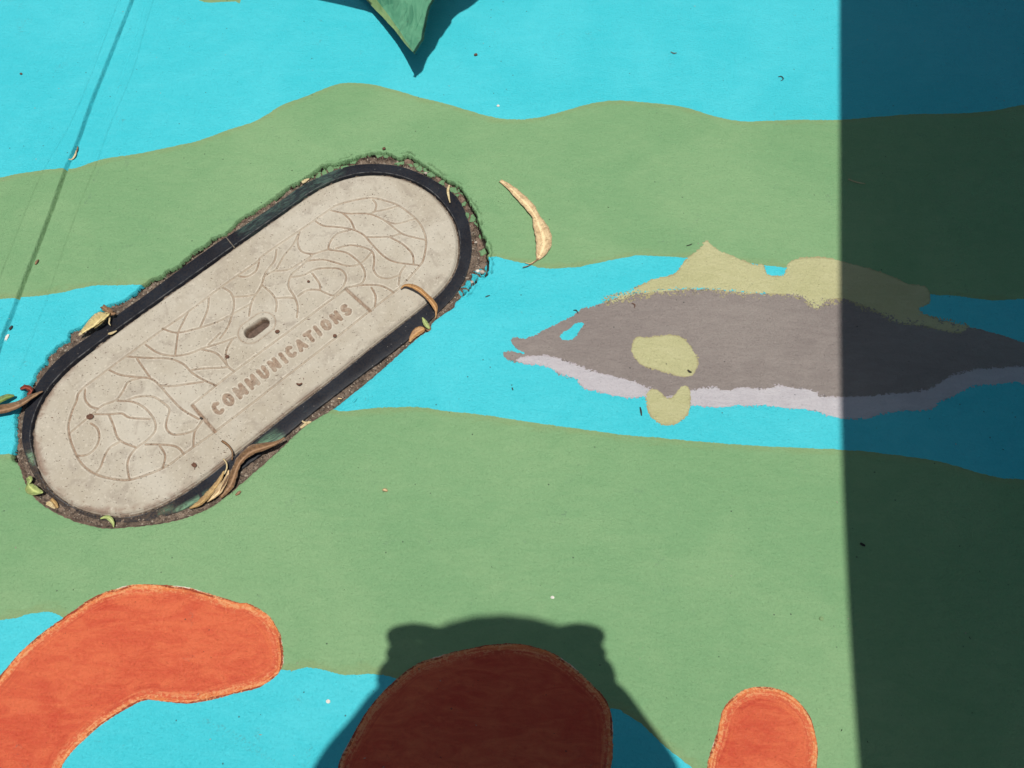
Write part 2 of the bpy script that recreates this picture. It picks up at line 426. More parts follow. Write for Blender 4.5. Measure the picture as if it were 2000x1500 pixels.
arc_px = [(0,1320),(36,1278),(75,1242),(120,1209),(141,1194),(180,1168),(210,1155),(258,1142),(300,1142),(360,1146),(405,1158),(462,1176),(486,1179),(522,1200),(546,1236),(553,1272),(549,1308),(510,1341),(450,1357),(399,1370),(360,1374),(324,1371),(285,1368),(255,1380),(210,1407),(180,1431),(150,1458),(128,1485),(118,1505),(95,1560),(70,1680),(-60,1760),(-220,1700),(-210,1550),(-90,1420)]
circ_px = [(660,1500),(680,1452),(712,1396),(740,1360),(772,1328),(816,1296),(880,1275),(940,1262),(980,1257),(1024,1259),(1072,1272),(1112,1296),(1156,1336),(1184,1368),(1196,1408),(1197,1460),(1194,1500),(1180,1600),(1080,1700),(880,1730),(720,1690),(655,1590)]
small_px = [(1381,1500),(1392,1455),(1400,1432),(1412,1387),(1432,1362),(1455,1347),(1480,1341),(1507,1343),(1537,1353),(1562,1373),(1582,1400),(1592,1432),(1597,1460),(1595,1500),(1590,1600),(1540,1690),(1430,1690),(1375,1600)]
body_px = [(999,662),(1008,659),(1027,661),(1060,646),(1093,630),(1120,615),(1140,601),(1159,598),(1184,589),(1211,577),(1245,571),(1280,568),(1335,564),(1390,564),(1445,570),(1500,573),(1560,570),(1615,574),(1642,578),(1684,590),(1725,604),(1780,616),(1807,618),(1849,627),(1904,641),(1959,655),(1986,665),(2000,667),(2060,668),(2150,640),(2240,590),(2220,690),(2250,800),(2150,760),(2060,735),(2000,730),(1945,735),(1904,740),(1862,748),(1840,762),(1780,785),(1684,795),(1600,790),(1519,775),(1390,775),(1340,778),(1315,783),(1302,787),(1288,782),(1270,772),(1225,765),(1164,748),(1126,730),(1100,722),(1092,733),(1083,722),(1060,712),(1025,711),(994,704),(981,691),(994,685),(1003,688),(1024,690),(1013,683),(1005,676),(1000,670)]
belly_px = [(1008,703),(1020,697),(1041,695),(1065,694),(1093,701),(1126,712),(1164,726),(1197,734),(1239,745),(1263,756),(1288,765),(1300,776),(1351,762),(1390,755),(1417,762),(1450,756),(1491,759),(1519,753),(1546,757),(1574,760),(1594,765),(1603,773),(1642,775),(1684,774),(1725,770),(1780,766),(1816,758),(1840,745),(1862,732),(1904,722),(1945,718),(2000,716),(2070,712),(2130,716),(2070,738),(2000,750),(1986,746),(1945,751),(1901,754),(1868,770),(1835,784),(1827,795),(1807,800),(1752,804),(1711,811),(1692,818),(1656,818),(1629,814),(1601,807),(1574,800),(1532,797),(1500,793),(1445,793),(1390,795),(1349,792),(1300,792),(1258,777),(1225,778),(1197,773),(1170,765),(1142,759),(1126,743),(1098,731),(1074,719),(1046,712),(1019,710)]
fin_px = [(1189,590),(1197,580),(1239,562),(1280,543),(1316,536),(1340,506),(1368,484),(1379,470),(1401,487),(1431,499),(1453,509),(1472,516),(1492,518),(1499,536),(1530,537),(1538,514),(1560,505),(1601,502),(1631,506),(1656,514),(1711,528),(1752,544),(1774,555),(1799,557),(1813,566),(1818,588),(1805,599),(1795,606),(1830,622),(1890,634),(1900,643),(1862,650),(1807,638),(1752,630),(1725,616),(1684,597),(1642,583),(1615,590),(1596,604),(1580,594),(1560,580),(1500,574),(1445,573),(1390,567),(1335,567),(1280,573),(1239,580),(1205,590)]
patch_px = [(1244,658),(1266,658),(1307,654),(1335,660),(1349,676),(1360,693),(1364,709),(1357,729),(1340,736),(1307,730),(1280,723),(1252,712),(1236,693),(1233,676)]
eye_px = [(1096,663),(1096,652),(1112,643),(1126,631),(1140,632),(1134,643),(1126,654),(1115,664)]
foot_px = [(1261,778),(1266,764),(1280,760),(1291,767),(1302,777),(1313,775),(1327,759),(1335,752),(1346,759),(1350,778),(1346,803),(1335,819),(1316,830),(1294,830),(1274,817),(1264,797)]
groove_px = [(330,-190),(255,6),(210,120),(180,195),(150,279),(129,327),(102,404),(74,478),(47,547),(25,607),(5,657),(-20,730),(-120,1000),(-300,1500)]
scribe_px = [[(360,-180),(294,15),(258,141),(216,240),(186,324),(165,374),(124,484),(93,577),(63,657),(40,720)],
             [(300,-190),(160,190),(80,341),(27,470),(-30,620)], [(312,-150),(276,30),(238,150),(205,240)]]

def wp(px, closed=True, sub=5): return G(smooth_poly(px, closed, sub))
POLY = dict(hole=wp(hole_px, sub=3), frame=wp(frame_px), arc=wp(arc_px), circ=wp(circ_px), small=wp(small_px),
            body=wp(body_px, sub=3), belly=wp(belly_px, sub=3), fin=wp(fin_px, sub=3), patch=wp(patch_px), eye=wp(eye_px), foot=wp(foot_px),
            upper=wp(bands_px['upper'], sub=4), lower=wp(bands_px['lower'], sub=4), top=wp(bands_px['top'], sub=3))
lidw = wp(lid_px, sub=12)
def periodic_smooth(P, s):
    n = len(P); k = np.arange(-3 * s, 3 * s + 1); w = np.exp(-.5 * (k / s) ** 2); w /= w.sum()
    return sum(w[i] * np.roll(P, -int(k[i]), 0) for i in range(len(k)))
def resample(P, n):
    Q = np.vstack([P, P[:1]]); L = np.r_[0, np.cumsum(np.hypot(*np.diff(Q, axis=0).T))]
    t = np.linspace(0, L[-1], n, endpoint=False)
    return np.stack([np.interp(t, L, Q[:, 0]), np.interp(t, L, Q[:, 1])], 1)
LID = periodic_smooth(resample(lidw, 420), 4)
GROOVE = G(smooth_poly(groove_px, False, 4))
SCRIBE = [G(smooth_poly(s, False, 4)) for s in scribe_px]

# ------------------------------------------------------------------ partition of a height field into painted regions
def clip(poly, k):
    pos, neg = [], []
    n = len(poly)
    for i in range(n):
        a, b = poly[i], poly[(i + 1) % n]
        fa, fb = a[k], b[k]
        (pos if fa > 0 else neg).append(a)
        if (fa > 0) != (fb > 0):
            t = fa / (fa - fb); c = a + (b - a) * t; c[k] = 0
            pos.append(c); neg.append(c)
    return pos, neg

def partition(V, quads, nl):
    """V columns: x y z, then nl layer fields, then one edge value per layer; returns verts/faces per label (nl = the rest)"""
    Fq = V[:, 3:3 + nl][quads]                    # q,4,nl
    pos = Fq > 0
    allp = pos.all(1); anyp = pos.any(1)
    lab = np.full(len(quads), -1); und = np.ones(len(quads), bool)
    for k in range(nl):
        m = und & allp[:, k]; lab[m] = k; und &= ~m
        mixd = und & anyp[:, k]; und &= ~mixd     # mixed stays -1
    lab[und] = nl
    out = []
    extra = {k: [] for k in range(nl + 1)}
    for q in quads[lab == -1]:
        poly = [V[i].copy() for i in q]
        for k in range(nl):
            if not poly: break
            p, poly = clip(poly, 3 + k)
            if len(p) >= 3: extra[k].append(p)
            if len(poly) < 3: poly = []
        if poly: extra[nl].append(poly)
    for k in range(nl + 1):
        qs = quads[lab == k]
        u, inv = np.unique(qs, return_inverse=True)
        vv = V[u]; faces = inv.reshape(-1, 4).tolist() if len(qs) else []
        add = []; base = len(vv)
        keys = {}
        near = {}
        if extra[k]:
            eset = np.round(vv[:, :2] * 1e6).astype(np.int64)
            near = {(a, b): i for i, (a, b) in enumerate(eset.tolist())}
        for p in extra[k]:
            f = []
            for v in p:
                key = (int(round(v[0] * 1e6)), int(round(v[1] * 1e6)))
                i = near.get(key)
                if i is None:
                    i = base + len(add); near[key] = i; add.append(v)
                if not f or f[-1] != i: f.append(i)
            if len(f) > 1 and f[0] == f[-1]: f.pop()
            if len(f) >= 3: faces.append(f)
        if add: vv = np.vstack([vv, np.array(add)]) if len(vv) else np.array(add)
        out.append((vv, faces))
    return out

# ------------------------------------------------------------------ the painted pavement
BL, SUB = .008, 6
X0, X1, Y0, Y1 = -1.60, 1.60, -.48, 1.76
nx, ny = int(round((X1 - X0) / BL)), int(round((Y1 - Y0) / BL))
bx, by = np.meshgrid(np.arange(nx), np.arange(ny), indexing='ij')
bc = np.stack([X0 + (bx.ravel() + .5) * BL, Y0 + (by.ravel() + .5) * BL], 1)
order = ['small', 'circ', 'arc', 'foot', 'patch', 'fin', 'belly', 'body', 'upper', 'lower', 'top']
coarse = {}
def far_sdf(Q, P, r=.1):
    lo = P.min(0) - r; hi = P.max(0) + r
    m = ((Q > lo) & (Q < hi)).all(1)
    o = np.full(len(Q), -1.)
    if m.any(): o[m] = sdf(Q[m], P)
    return o
for k in order + ['hole', 'eye']: coarse[k] = far_sdf(bc, POLY[k])
gd = seg_dist(bc, GROOVE, False)
sd_s = [seg_dist(bc, s, False) for s in SCRIBE]
ref = gd < .022
for s in sd_s: ref |= s < .010
for k in order + ['eye']: ref |= np.abs(coarse[k]) < .0105
ref |= (np.abs(coarse['fin']) < .018) | (np.abs(coarse['body']) < .014)
ref |= (coarse['hole'] > -.034)
ref &= ~((sdf(bc, LID)) > .012)                    # nothing to refine under the lid
lidin = sdf(bc, LID) > .012
# vertices on the fine lattice
NXF, NYF = nx * SUB + 1, ny * SUB + 1
rb = np.nonzero(ref)[0]
ii, jj = np.meshgrid(np.arange(SUB), np.arange(SUB), indexing='ij')
fi = (bx.ravel()[rb][:, None] * SUB + ii.ravel()[None]).ravel()
fj = (by.ravel()[rb][:, None] * SUB + jj.ravel()[None]).ravel()
vid = lambda i, j: i * NYF + j
fine_q = np.stack([vid(fi, fj), vid(fi + 1, fj), vid(fi + 1, fj + 1), vid(fi, fj + 1)], 1)
cb = np.nonzero(~ref & ~lidin)[0]
ci, cj = bx.ravel()[cb] * SUB, by.ravel()[cb] * SUB
coarse_q = np.stack([vid(ci, cj), vid(ci + SUB, cj), vid(ci + SUB, cj + SUB), vid(ci, cj + SUB)], 1)
allq = np.vstack([fine_q, coarse_q])
u, inv = np.unique(allq, return_inverse=True)
quads = inv.reshape(-1, 4)
vx = X0 + (u // NYF) * (BL / SUB); vy = Y0 + (u % NYF) * (BL / SUB)
Q = np.stack([vx, vy], 1)
# which coarse block does each vertex lie in (for the far value)
bi = np.clip(((vx - X0) / BL).astype(int), 0, nx - 1); bj = np.clip(((vy - Y0) / BL).astype(int), 0, ny - 1)
bidx = bi * ny + bj
fld = {}
for k in order + ['hole', 'eye']:
    f = coarse[k][bidx].copy()
    m = np.abs(f) < (.06 if k == 'hole' else .045)
    if m.any(): f[m] = sdf(Q[m], POLY[k])
    fld[k] = f
n_a = vnoise(vx, vy, .0024, 1); n_b = fbm(vx, vy, .009, 3, 4); n_c = vnoise(vx, vy * 1.9, .0030, 21)
rough_amp = dict(small=(.0003, .0006), circ=(.0003, .0006), arc=(.0003, .0006), foot=(.0010, .0014), patch=(.0010, .0012),
                 belly=(.0019, .0016), body=(.0012, .0015), upper=(.0003, .0009), lower=(.0003, .0009), top=(.0003, .0008), eye=(.0008, .001))
nf = {}
n_w = _hash(np.round(vx * 750), np.round(vy * 750), 99) * 2 - 1
wamp = dict(foot=.0020, patch=.0020, belly=.0030, body=.0020, eye=.0016, upper=.0006, lower=.0006, top=.0006, small=.0006, circ=.0005, arc=.0006)
patchy = .35 + .65 * sstep(-.25, .3, fbm(vx, vy, .022, 2, 19))
for k, (a, b) in rough_amp.items(): nf[k] = fld[k] + a * n_a + b * n_b + wamp[k] * n_w * patchy
# dry-brushed lower edge of the back fin
fl = G([(1180, 585), (1300, 572), (1450, 575), (1600, 590), (1720, 612), (1900, 640)])
dlow = seg_dist(Q, fl, False)
dry = sstep(.016, .004, dlow)
nf['fin'] = fld['fin'] + (.0016 + .0125 * dry) * n_w * patchy + (.0014 + .0044 * dry) * n_c + (.0012 + .0038 * dry) * n_b
nf['body'] = np.minimum(nf['body'], -nf['eye'])

# --- hole edge and height
hole = fld['hole']                                  # > 0 inside the hole
up = G([(640, 316), (700, 300), (780, 305), (850, 335), (905, 370), (935, 430), (955, 510), (930, 555)])
upd = seg_dist(Q, up, False)
left = G([(30, 780), (25, 870), (40, 770), (130, 655), (210, 592), (420, 465), (560, 365), (640, 316)])
ld = seg_dist(Q, left, False)
crumb = np.clip(sstep(.050, .015, upd) + .45 * sstep(.04, .015, ld), 0, 1)
low = G([(330, 1020), (440, 970), (540, 887), (650, 799), (730, 736), (800, 673), (860, 615)])
lowd = seg_dist(Q, low, False)
crumb = np.maximum(crumb, .10)
he = hole + crumb * .0024 * fbm(vx, vy, .011, 3, 31) + (.0005 + .0010 * crumb) * vnoise(vx, vy, .0032, 33)
wb, wid = worley(vx + .002 * fbm(vx, vy, .006, 2, 77), vy, .0130, 41)
wb2, wid2 = worley(vx, vy, .005, 51)
rag = fbm(vx, vy, .007, 3, 61)
soil_z = -.0080 + .0022 * fbm(vx, vy, .016, 3, 71) + .0011 * vnoise(vx, vy, .0038, 73) + .0016 * np.clip(wid2 - .75, 0, 1) * 4 * sstep(.0002, .0015, wb2)
drop = sstep(-.0002, .0030 + .004 * (1 - crumb) * 0.5, he)
z = np.zeros(len(Q))
lip = np.exp(-np.clip(-he, 0, 1) / .005)
z -= .0016 * lip * (1 - crumb * .5)
# broken lumps, some still painted, behind a deep crack that follows the edge
ckm = np.clip(sstep(.25, .7, crumb) + .5 * sstep(.1, .3, fbm(vx, vy, .05, 2, 35)) * sstep(.12, .4, crumb), 0, 1)
ckw = (.0026 + .0012 * rag) * ckm
trench = sstep(-.0003, .0004, he) * (1 - sstep(ckw * .85, ckw * 1.15 + .0003, he)) * (ckm > .2)
plate = sstep(.45, .85, crumb) * sstep(.0022, .0030, he) * (1 - sstep(.0125, .0150, he))
pz = -.0018 - .0060 * np.clip(wid, 0, 1) + .0010 * rag + .0010 * n_a
crack = sstep(.0016, .0004, wb)
base = z * (1 - drop) + soil_z * drop
z = base * (1 - plate) + pz * plate - crack * plate * .006
z = z * (1 - trench) - .020 * trench
hair = np.abs(he + .0050 + .0030 * fbm(vx, vy, .014, 2, 37)) 
hairm = sstep(.0014, .0004, hair) * sstep(.6, .95, crumb) * sstep(-.05, .15, fbm(vx, vy, .02, 2, 39))
z -= .0028 * hairm
# raised paint roll and wobble outside the rim
z += .0011 * sstep(-.020, -.003, he) * sstep(.001, -.003, he) * rag * (.4 + crumb)
z = np.minimum(z, .0016)
gdv = seg_dist(Q, GROOVE, False)
A_ = GROOVE[:-1]; # side of groove
gx = np.interp(vy, GROOVE[::-1, 1], GROOVE[::-1, 0]) if GROOVE[0, 1] > GROOVE[-1, 1] else np.interp(vy, GROOVE[:, 1], GROOVE[:, 0])
gs = np.sign(vx - gx) * gdv                      # signed: > 0 to the right of the groove
gs = gs + .0004 * n_b + .0002 * fbm(vx, vy, .03, 2, 13)
gprof = np.where(gs < .0018, sstep(-.0044, .0010, gs), sstep(.0048, .0018, gs))
z -= gprof * .0068
z += .0007 * sstep(.0100, .0055, gs) * sstep(.0040, .0052, gs)
gdark = np.clip(sstep(-.0042, -.0024, gs) * sstep(.0024, .0014, gs), 0, 1) * (.70 + .5 * fbm(vx, vy, .02, 3, 12))
for s in SCRIBE[:2]: gdark = np.maximum(gdark, .38 * sstep(.0017, .0004, seg_dist(Q, s, False)) * (.6 + .8 * np.abs(fbm(vx, vy, .04, 2, 14))))
for s in SCRIBE:
    d = seg_dist(Q, s, False)
    z += -.00055 * sstep(.0016, .0002, d) + .00035 * sstep(.0045, .0022, d) * sstep(.0010, .0024, d)
# flat again at the border of the refined blocks
flat = np.ones(len(Q))
flat *= 1 - sstep(.024, .032, -hole)
gz = sstep(.019, .012, gdv)
for s in SCRIBE: gz = np.maximum(gz, sstep(.0075, .0060, seg_dist(Q, s, False)))
z *= np.maximum(flat, gz)
# paint that covers some of the plates
paint_on = (wid < .62) & (plate > .5) & (crack < .35)
rimf = np.where(he < -.002, -.001, he + .0004 * n_a - .0002)
rimf = np.where(paint_on, -.0008, rimf)
soilf = he - .0036 - .001 * rag
soilf = np.where((plate > .4) & (wid < .80), -.001, soilf)
soilf = np.where(fld['hole'] < -.01, -.01, soilf)
crev = np.where(trench > .45, .001, -.001)
layers = [crev, soilf, rimf] + [nf[k] for k in order]
edges = [np.zeros(len(Q))] * 3 + [fld[k] for k in order]
gdark = np.maximum(gdark, np.maximum(hairm, .55 * paint_on * (he > 0)))  # darker tone on the groove, hairline cracks and painted lumps
V = np.stack([vx, vy, z] + layers + edges + [gdark], 1)
NL = len(layers)
parts = partition(V, quads, NL)

def region(idx, name, mat, parent=None):
    vv, ff = parts[idx]
    at = {'edge': vv[:, 3 + NL + idx] if idx < NL else np.zeros(len(vv)), 'dirt_shade': vv[:, -1]}  # here the plain darker tone of groove, cracks and painted lumps
    return mesh_obj(name, vv[:, :3], ff, mat, parent, True, at)

tag(region(NL, 'pavement', M['blue']), 'turquoise painted concrete pavement', kind='structure')
tag(region(2, 'broken_concrete_rim', M['rock']), 'bare crumbled concrete edge round the oval pit', kind='structure')
M['crevice'] = simple('crevice_shade', (.022, .017, .013), (.04, .03, .022), .95, 300, .4)  # near-black colour paints in the shade under the undercut edge
tag(region(0, 'crevice', M['crevice']), 'crack with painted-in dark shade along the edge of the oval pit hole', kind='structure')
tag(region(1, 'soil', M['soil']), 'brown soil packed between pavement and pit frame', kind='structure')
tag(region(3 + order.index('upper'), 'painted_green_band', M['green']), 'wavy sage green band above the painted fish', kind='structure')
tag(region(3 + order.index('lower'), 'painted_green_band', M['green']), 'broad sage green band below the painted fish', kind='structure')
tag(region(3 + order.index('top'), 'painted_green_band', M['green']), 'sliver of sage green paint at the top of the pavement', kind='structure')
tag(region(3 + order.index('arc'), 'painted_red_arc', M['red']), 'curved orange red painted arm below the oval pit cover', 'painted shape')
tag(region(3 + order.index('circ'), 'painted_red_disc', M['red']), 'large rounded red painted shape lying in the photographer\'s shadow', 'painted shape')
tag(region(3 + order.index('small'), 'painted_red_oval', M['red']), 'small orange red painted oval beside the right-hand shadow', 'painted shape')
fish = empty('painted_fish', tuple(G([(1450, 680)])[0]) + (0,))
tag(fish, 'painted grey fish with pale belly and yellow fins, half in shade', 'painted fish')
region(3 + order.index('body'), 'body', M['grey'], fish)
region(3 + order.index('belly'), 'belly', M['white'], fish)
tag(region(3 + order.index('fin'), 'back_fin', M['yellow'], fish), 'ragged yellow back fin')
tag(region(3 + order.index('patch'), 'side_fin', M['yellow'], fish), 'rounded yellow side fin')
tag(region(3 + order.index('foot'), 'belly_fin', M['yellow'], fish), 'notched yellow belly fin')
# far pavement round the painted piece
o_ = 30.
fv = [(-o_, -o_, 0), (o_, -o_, 0), (o_, o_, 0), (-o_, o_, 0), (X0, Y0, 0), (X1, Y0, 0), (X1, Y1, 0), (X0, Y1, 0)]
tag(mesh_obj('ground', fv, [(0, 1, 5, 4), (1, 2, 6, 5), (2, 3, 7, 6), (3, 0, 4, 7)], M['blue'], smooth=False), 'painted ground further off', kind='structure')

# ------------------------------------------------------------------ oval pit lid
def zc(ox, oy, pts, k=3.6364): return [(ox + x / k, oy + y / k) for x, y in pts]
B = lambda *p: zc(450, 250, p); A = lambda *p: zc(0, 250, p); Cc = lambda *p: zc(0, 650, p); D = lambda *p: zc(400, 560, p)
curves = [
 B((710,580),(830,603),(980,605),(1090,650),(1180,720),(1240,755),(1380,790)), B((1100,655),(1180,675),(1310,640)),
 B((1010,505),(1035,540),(1020,590),(985,605)), B((1010,590),(1100,575),(1190,550)), B((795,600),(850,650),(880,715)),
 B((600,655),(660,690),(770,700),(870,718),(930,745),(960,770)), B((960,770),(1060,770),(1140,765),(1210,745)),
 B((960,770),(1030,850),(1100,915),(1180,950),(1340,970)), B((1130,770),(1220,820),(1290,890),(1300,960)),
 B((850,720),(760,745),(710,800),(695,855),(740,865),(820,880),(880,920),(930,970),(955,1030),(940,1090),(890,1115),(820,1130)),
 B((750,850),(850,828),(950,845),(1010,880),(1020,950),(1015,1000),(1050,1050),(1120,1065),(1190,1045)),
 B((1240,975),(1205,1030),(1195,1110)), B((490,735),(475,800),(500,870),(580,890),(650,870),(710,855)),
 B((480,750),(440,830),(380,900),(330,990),(315,1005)), B((580,900),(500,980),(430,1040),(410,1120),(450,1190),(475,1260),(470,1340)),
 B((325,860),(310,940),(250,1020),(215,1120),(150,1230),(130,1330)), B((220,1110),(290,1170),(325,1230),(320,1300)),
 B((230,1060),(300,1015),(400,1005),(470,970),(580,900)), B((540,940),(650,930),(740,950),(830,975),(920,960),(1000,880)),
 B((430,1055),(520,1040),(600,1000),(700,990),(780,1000),(820,1050),(800,1120),(740,1180)), B((580,1030),(630,1100),(635,1140)),
 B((480,1190),(540,1150),(620,1145),(680,1170),(740,1185),(820,1135)), B((325,1205),(400,1200),(450,1205)),
 B((200,950),(180,1010),(120,1050),(60,1050)), B((880,1120),(960,1110),(1060,1115),(1120,1140),(1160,1165)), B((1000,1130),(1030,1190),(1025,1260)),
 A((1580,1130),(1640,1170),(1660,1250),(1640,1340),(1610,1420),(1560,1490)), A((1650,1195),(1750,1190),(1820,1170),(1850,1120)),
 A((1480,1200),(1470,1290),(1420,1410)), A((1330,1310),(1260,1450)), A((1150,1420),(1250,1450),(1400,1420),(1550,1370),(1700,1290),(1770,1250)),
 Cc((1030,80),(1120,140),(1230,160),(1340,145),(1430,110),(1560,70),(1670,30)), Cc((1260,0),(1240,160)),
 Cc((900,165),(1050,175),(1200,180),(1300,220),(1360,280),(1440,330),(1530,370)), Cc((970,180),(1010,240),(1060,310)),
 Cc((770,260),(850,295),(960,310),(1060,320),(1120,360),(1200,450),(1290,540),(1410,610)), Cc((1140,370),(1220,375),(1330,360),(1440,345)),
 Cc((1430,115),(1530,140),(1590,200),(1620,240),(1660,270)), Cc((1650,40),(1610,110),(1600,180),(1610,230)), Cc((1360,260),(1450,250),(1560,245),(1620,240)),
 Cc((1000,315),(910,345),(870,410),(820,475),(730,510),(670,560),(610,610),(490,710)), Cc((600,400),(600,470),(640,520),(690,535)),
 Cc((830,480),(930,485),(1010,520),(1070,580),(1100,640),(1095,700),(1040,760),(970,810),(920,870),(900,940),(915,1040)),
 Cc((900,475),(980,450),(1080,450),(1150,490),(1200,540),(1180,620),(1180,680),(1230,720),(1320,710),(1390,680),(1430,620)),
 Cc((670,575),(780,575),(860,570),(920,600),(1060,610)), Cc((770,580),(800,650),(830,740),(880,780),(960,810)),
 Cc((640,640),(690,680),(700,750),(670,820),(610,865),(540,870)), Cc((850,770),(780,810),(740,870),(710,950),(680,990)),
 Cc((1030,790),(1120,790),(1230,800),(1280,830),(1300,860)), Cc((1130,800),(1170,870),(1150,960)), Cc((1430,630),(1380,700),(1370,800)), Cc((1560,0),(1480,80)),
]
border = [(157,761),(210,720),(299,655),(365,609),(437,555),(499,512),(514,497),(586,448),(643,408),(663,397),(699,388),(727,385),(753,391),(780,401),(813,427),(828,451),(832,475),(827,504),(820,517),(800,540),(783,558),(767,571),(722,606),(650,663),(565,729),(500,780),(419,842),(360,884),(322,911),(275,930),(242,937),(192,928),(159,906),(140,870),(132,837),(137,809),(148,782)]
box_top = [(374,790),(421,752),(459,723),(565,645),(675,563)]
box_l = [(375,791),(397,817),(419,842)]
box_r = [(675,563),(699,585),(723,606)]

def stroke_letter(ch):
    import math as m
    arc = lambda cx, cy, rx, ry, a0, a1, n=9: [(cx + rx * m.cos(m.radians(a0 + (a1 - a0) * i / n)), cy + ry * m.sin(m.radians(a0 + (a1 - a0) * i / n))) for i in range(n + 1)]
    return {'C': [arc(0, 0, .40, .46, 50, 310)], 'O': [arc(0, 0, .40, .46, 0, 360, 14)],
            'M': [[(-.42, -.46), (-.40, .46), (0, -.25), (.40, .46), (.42, -.46)]],
            'U': [[(-.38, .46), (-.38, -.1)] + arc(0, -.1, .38, .36, 180, 360) + [(.38, .46)]],
            'N': [[(-.38, -.46), (-.38, .46), (.38, -.46), (.38, .46)]], 'I': [[(0, -.46), (0, .46)]],
            'A': [[(-.42, -.46), (0, .46), (.42, -.46)], [(-.24, -.14), (.24, -.14)]],
            'T': [[(-.40, .46), (.40, .46)], [(0, .46), (0, -.46)]],
            'S': [arc(0, .22, .33, .24, 40, 270, 7) + arc(0, -.23, .35, .24, 90, -140, 7)]}[ch]
word = 'COMMUNICATIONS'
lpos = [(425,796.5),(445,780),(469,763),(492,745),(514,727.5),(535,711),(553,698.5),(568,686),(587,672.5),(605,657),(620,645.5),(636.5,633.5),(656,619),(675.5,604.5)]
letters = []
for ch, (lx, ly) in zip(word, lpos):
    sz = 22.0 - 3.0 * (lx - 425) / 250
    bxv = np.array([.79, -.61]); upv = np.array([-.62, -.785])
    st = []
    for s in stroke_letter(ch):
        w = sz * (.76 if ch != 'M' else .84)
        st.append(G([np.array([lx, ly]) + bxv * x * w + upv * y * sz for x, y in s]))
    letters.append(st)
# lattice in the lid's own frame
ax = G([(64.7 + 15, 860)])[0]; 
pa, pb = G([(250, 820)])[0], G([(745, 470)])[0]
du = (pb - pa) / np.linalg.norm(pb - pa); dv = np.array([-du[1], du[0]])
lc = LID.mean(0)
lu = (LID - lc) @ du; lv = (LID - lc) @ dv
st = .00088
nu = int((lu.max() - lu.min()) / st) + 3; nv = int((lv.max() - lv.min()) / st) + 3
gu, gv = np.meshgrid(lu.min() - st + np.arange(nu) * st, lv.min() - st + np.arange(nv) * st, indexing='ij')
LQ = lc + gu.ravel()[:, None] * du + gv.ravel()[:, None] * dv
lsd = sdf(LQ, LID)
lx_, ly_ = LQ[:, 0], LQ[:, 1]
def seg_dist_dir(Q, poly, closed, axis):
    A_s = poly if closed else poly[:-1]; B_s = np.roll(poly, -1, 0) if closed else poly[1:]
    best = np.full(len(Q), 1e9); dr = np.zeros(len(Q))
    for a, b in zip(A_s, B_s):
        ab = b - a; L = ab @ ab
        if L < 1e-16: continue
        t = np.clip(((Q - a) @ ab) / L, 0, 1); d = Q - a - t[:, None] * ab; q = d[:, 0] ** 2 + d[:, 1] ** 2
        m = q < best; best = np.where(m, q, best)
        dr = np.where(m, abs(ab[0] * axis[1] - ab[1] * axis[0]) / math.sqrt(L), dr)
    return np.sqrt(best), dr
def gdist_dir(lines, closed=False, r=.008):
    best = np.full(len(LQ), 1.); dr = np.zeros(len(LQ))
    for L in lines:
        P = G(smooth_poly(L, closed, 4)); lo, hi = P.min(0) - r, P.max(0) + r
        m = np.nonzero(((LQ > lo) & (LQ < hi)).all(1))[0]
        d, o = seg_dist_dir(LQ[m], P, closed, du)
        k = d < best[m]; best[m[k]] = d[k]; dr[m[k]] = o[k]
    return best, dr
def gdist(lines, closed=False, r=.008, smooth=True, px=True):
    best = np.full(len(LQ), 1.)
    for L in lines:
        P = G(smooth_poly(L, closed, 4) if smooth else np.array(L, float)) if px else L
        lo, hi = P.min(0) - r, P.max(0) + r
        m = ((LQ > lo) & (LQ < hi)).all(1)
        if m.any(): best[m] = np.minimum(best[m], seg_dist(LQ[m], P, closed))
    return best
ln = fbm(lx_, ly_, .012, 3, 5); ln2 = vnoise(lx_, ly_, .0028, 6)
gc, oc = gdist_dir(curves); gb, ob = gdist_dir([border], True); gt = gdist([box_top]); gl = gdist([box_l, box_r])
wcur = .00165 + .0005 * ln
prof = lambda d, w: np.clip(1 - (d / w) ** 2, 0, 1)
zl = -.0022 * prof(gc, wcur) - .0024 * prof(gb, .0020) - .0022 * prof(gt, .0019) - .0018 * prof(gl, .0029 + .0003 * ln)
zl += .0004 * sstep(.0042, .0024, gc) * (1 - prof(gc, wcur)) * .5
dirt_shade = np.maximum.reduce([(.38 + .58 * sstep(.15, .75, oc)) * sstep(.0018, .0006, gc), (.38 + .58 * sstep(.1, .6, ob)) * sstep(.0020, .0006, gb), .45 * sstep(.0016, .0004, gt), 1.0 * sstep(.0033, .0016, gl)])  # brown dirt, varied by groove direction to paint in lit and shaded walls
dirt_shade *= .55 + .45 * sstep(-.5, .3, fbm(lx_, ly_, .05, 2, 9))
letf = []
for L in letters:
    d = gdist(L, r=.010, px=False)
    f = (.0032 + .0004 * ln2) - d
    letf.append(f)
    zl -= .0010 * sstep(-.0004, .0012, f); dirt_shade = np.maximum(dirt_shade, .95 * sstep(-.0002, .0008, f))
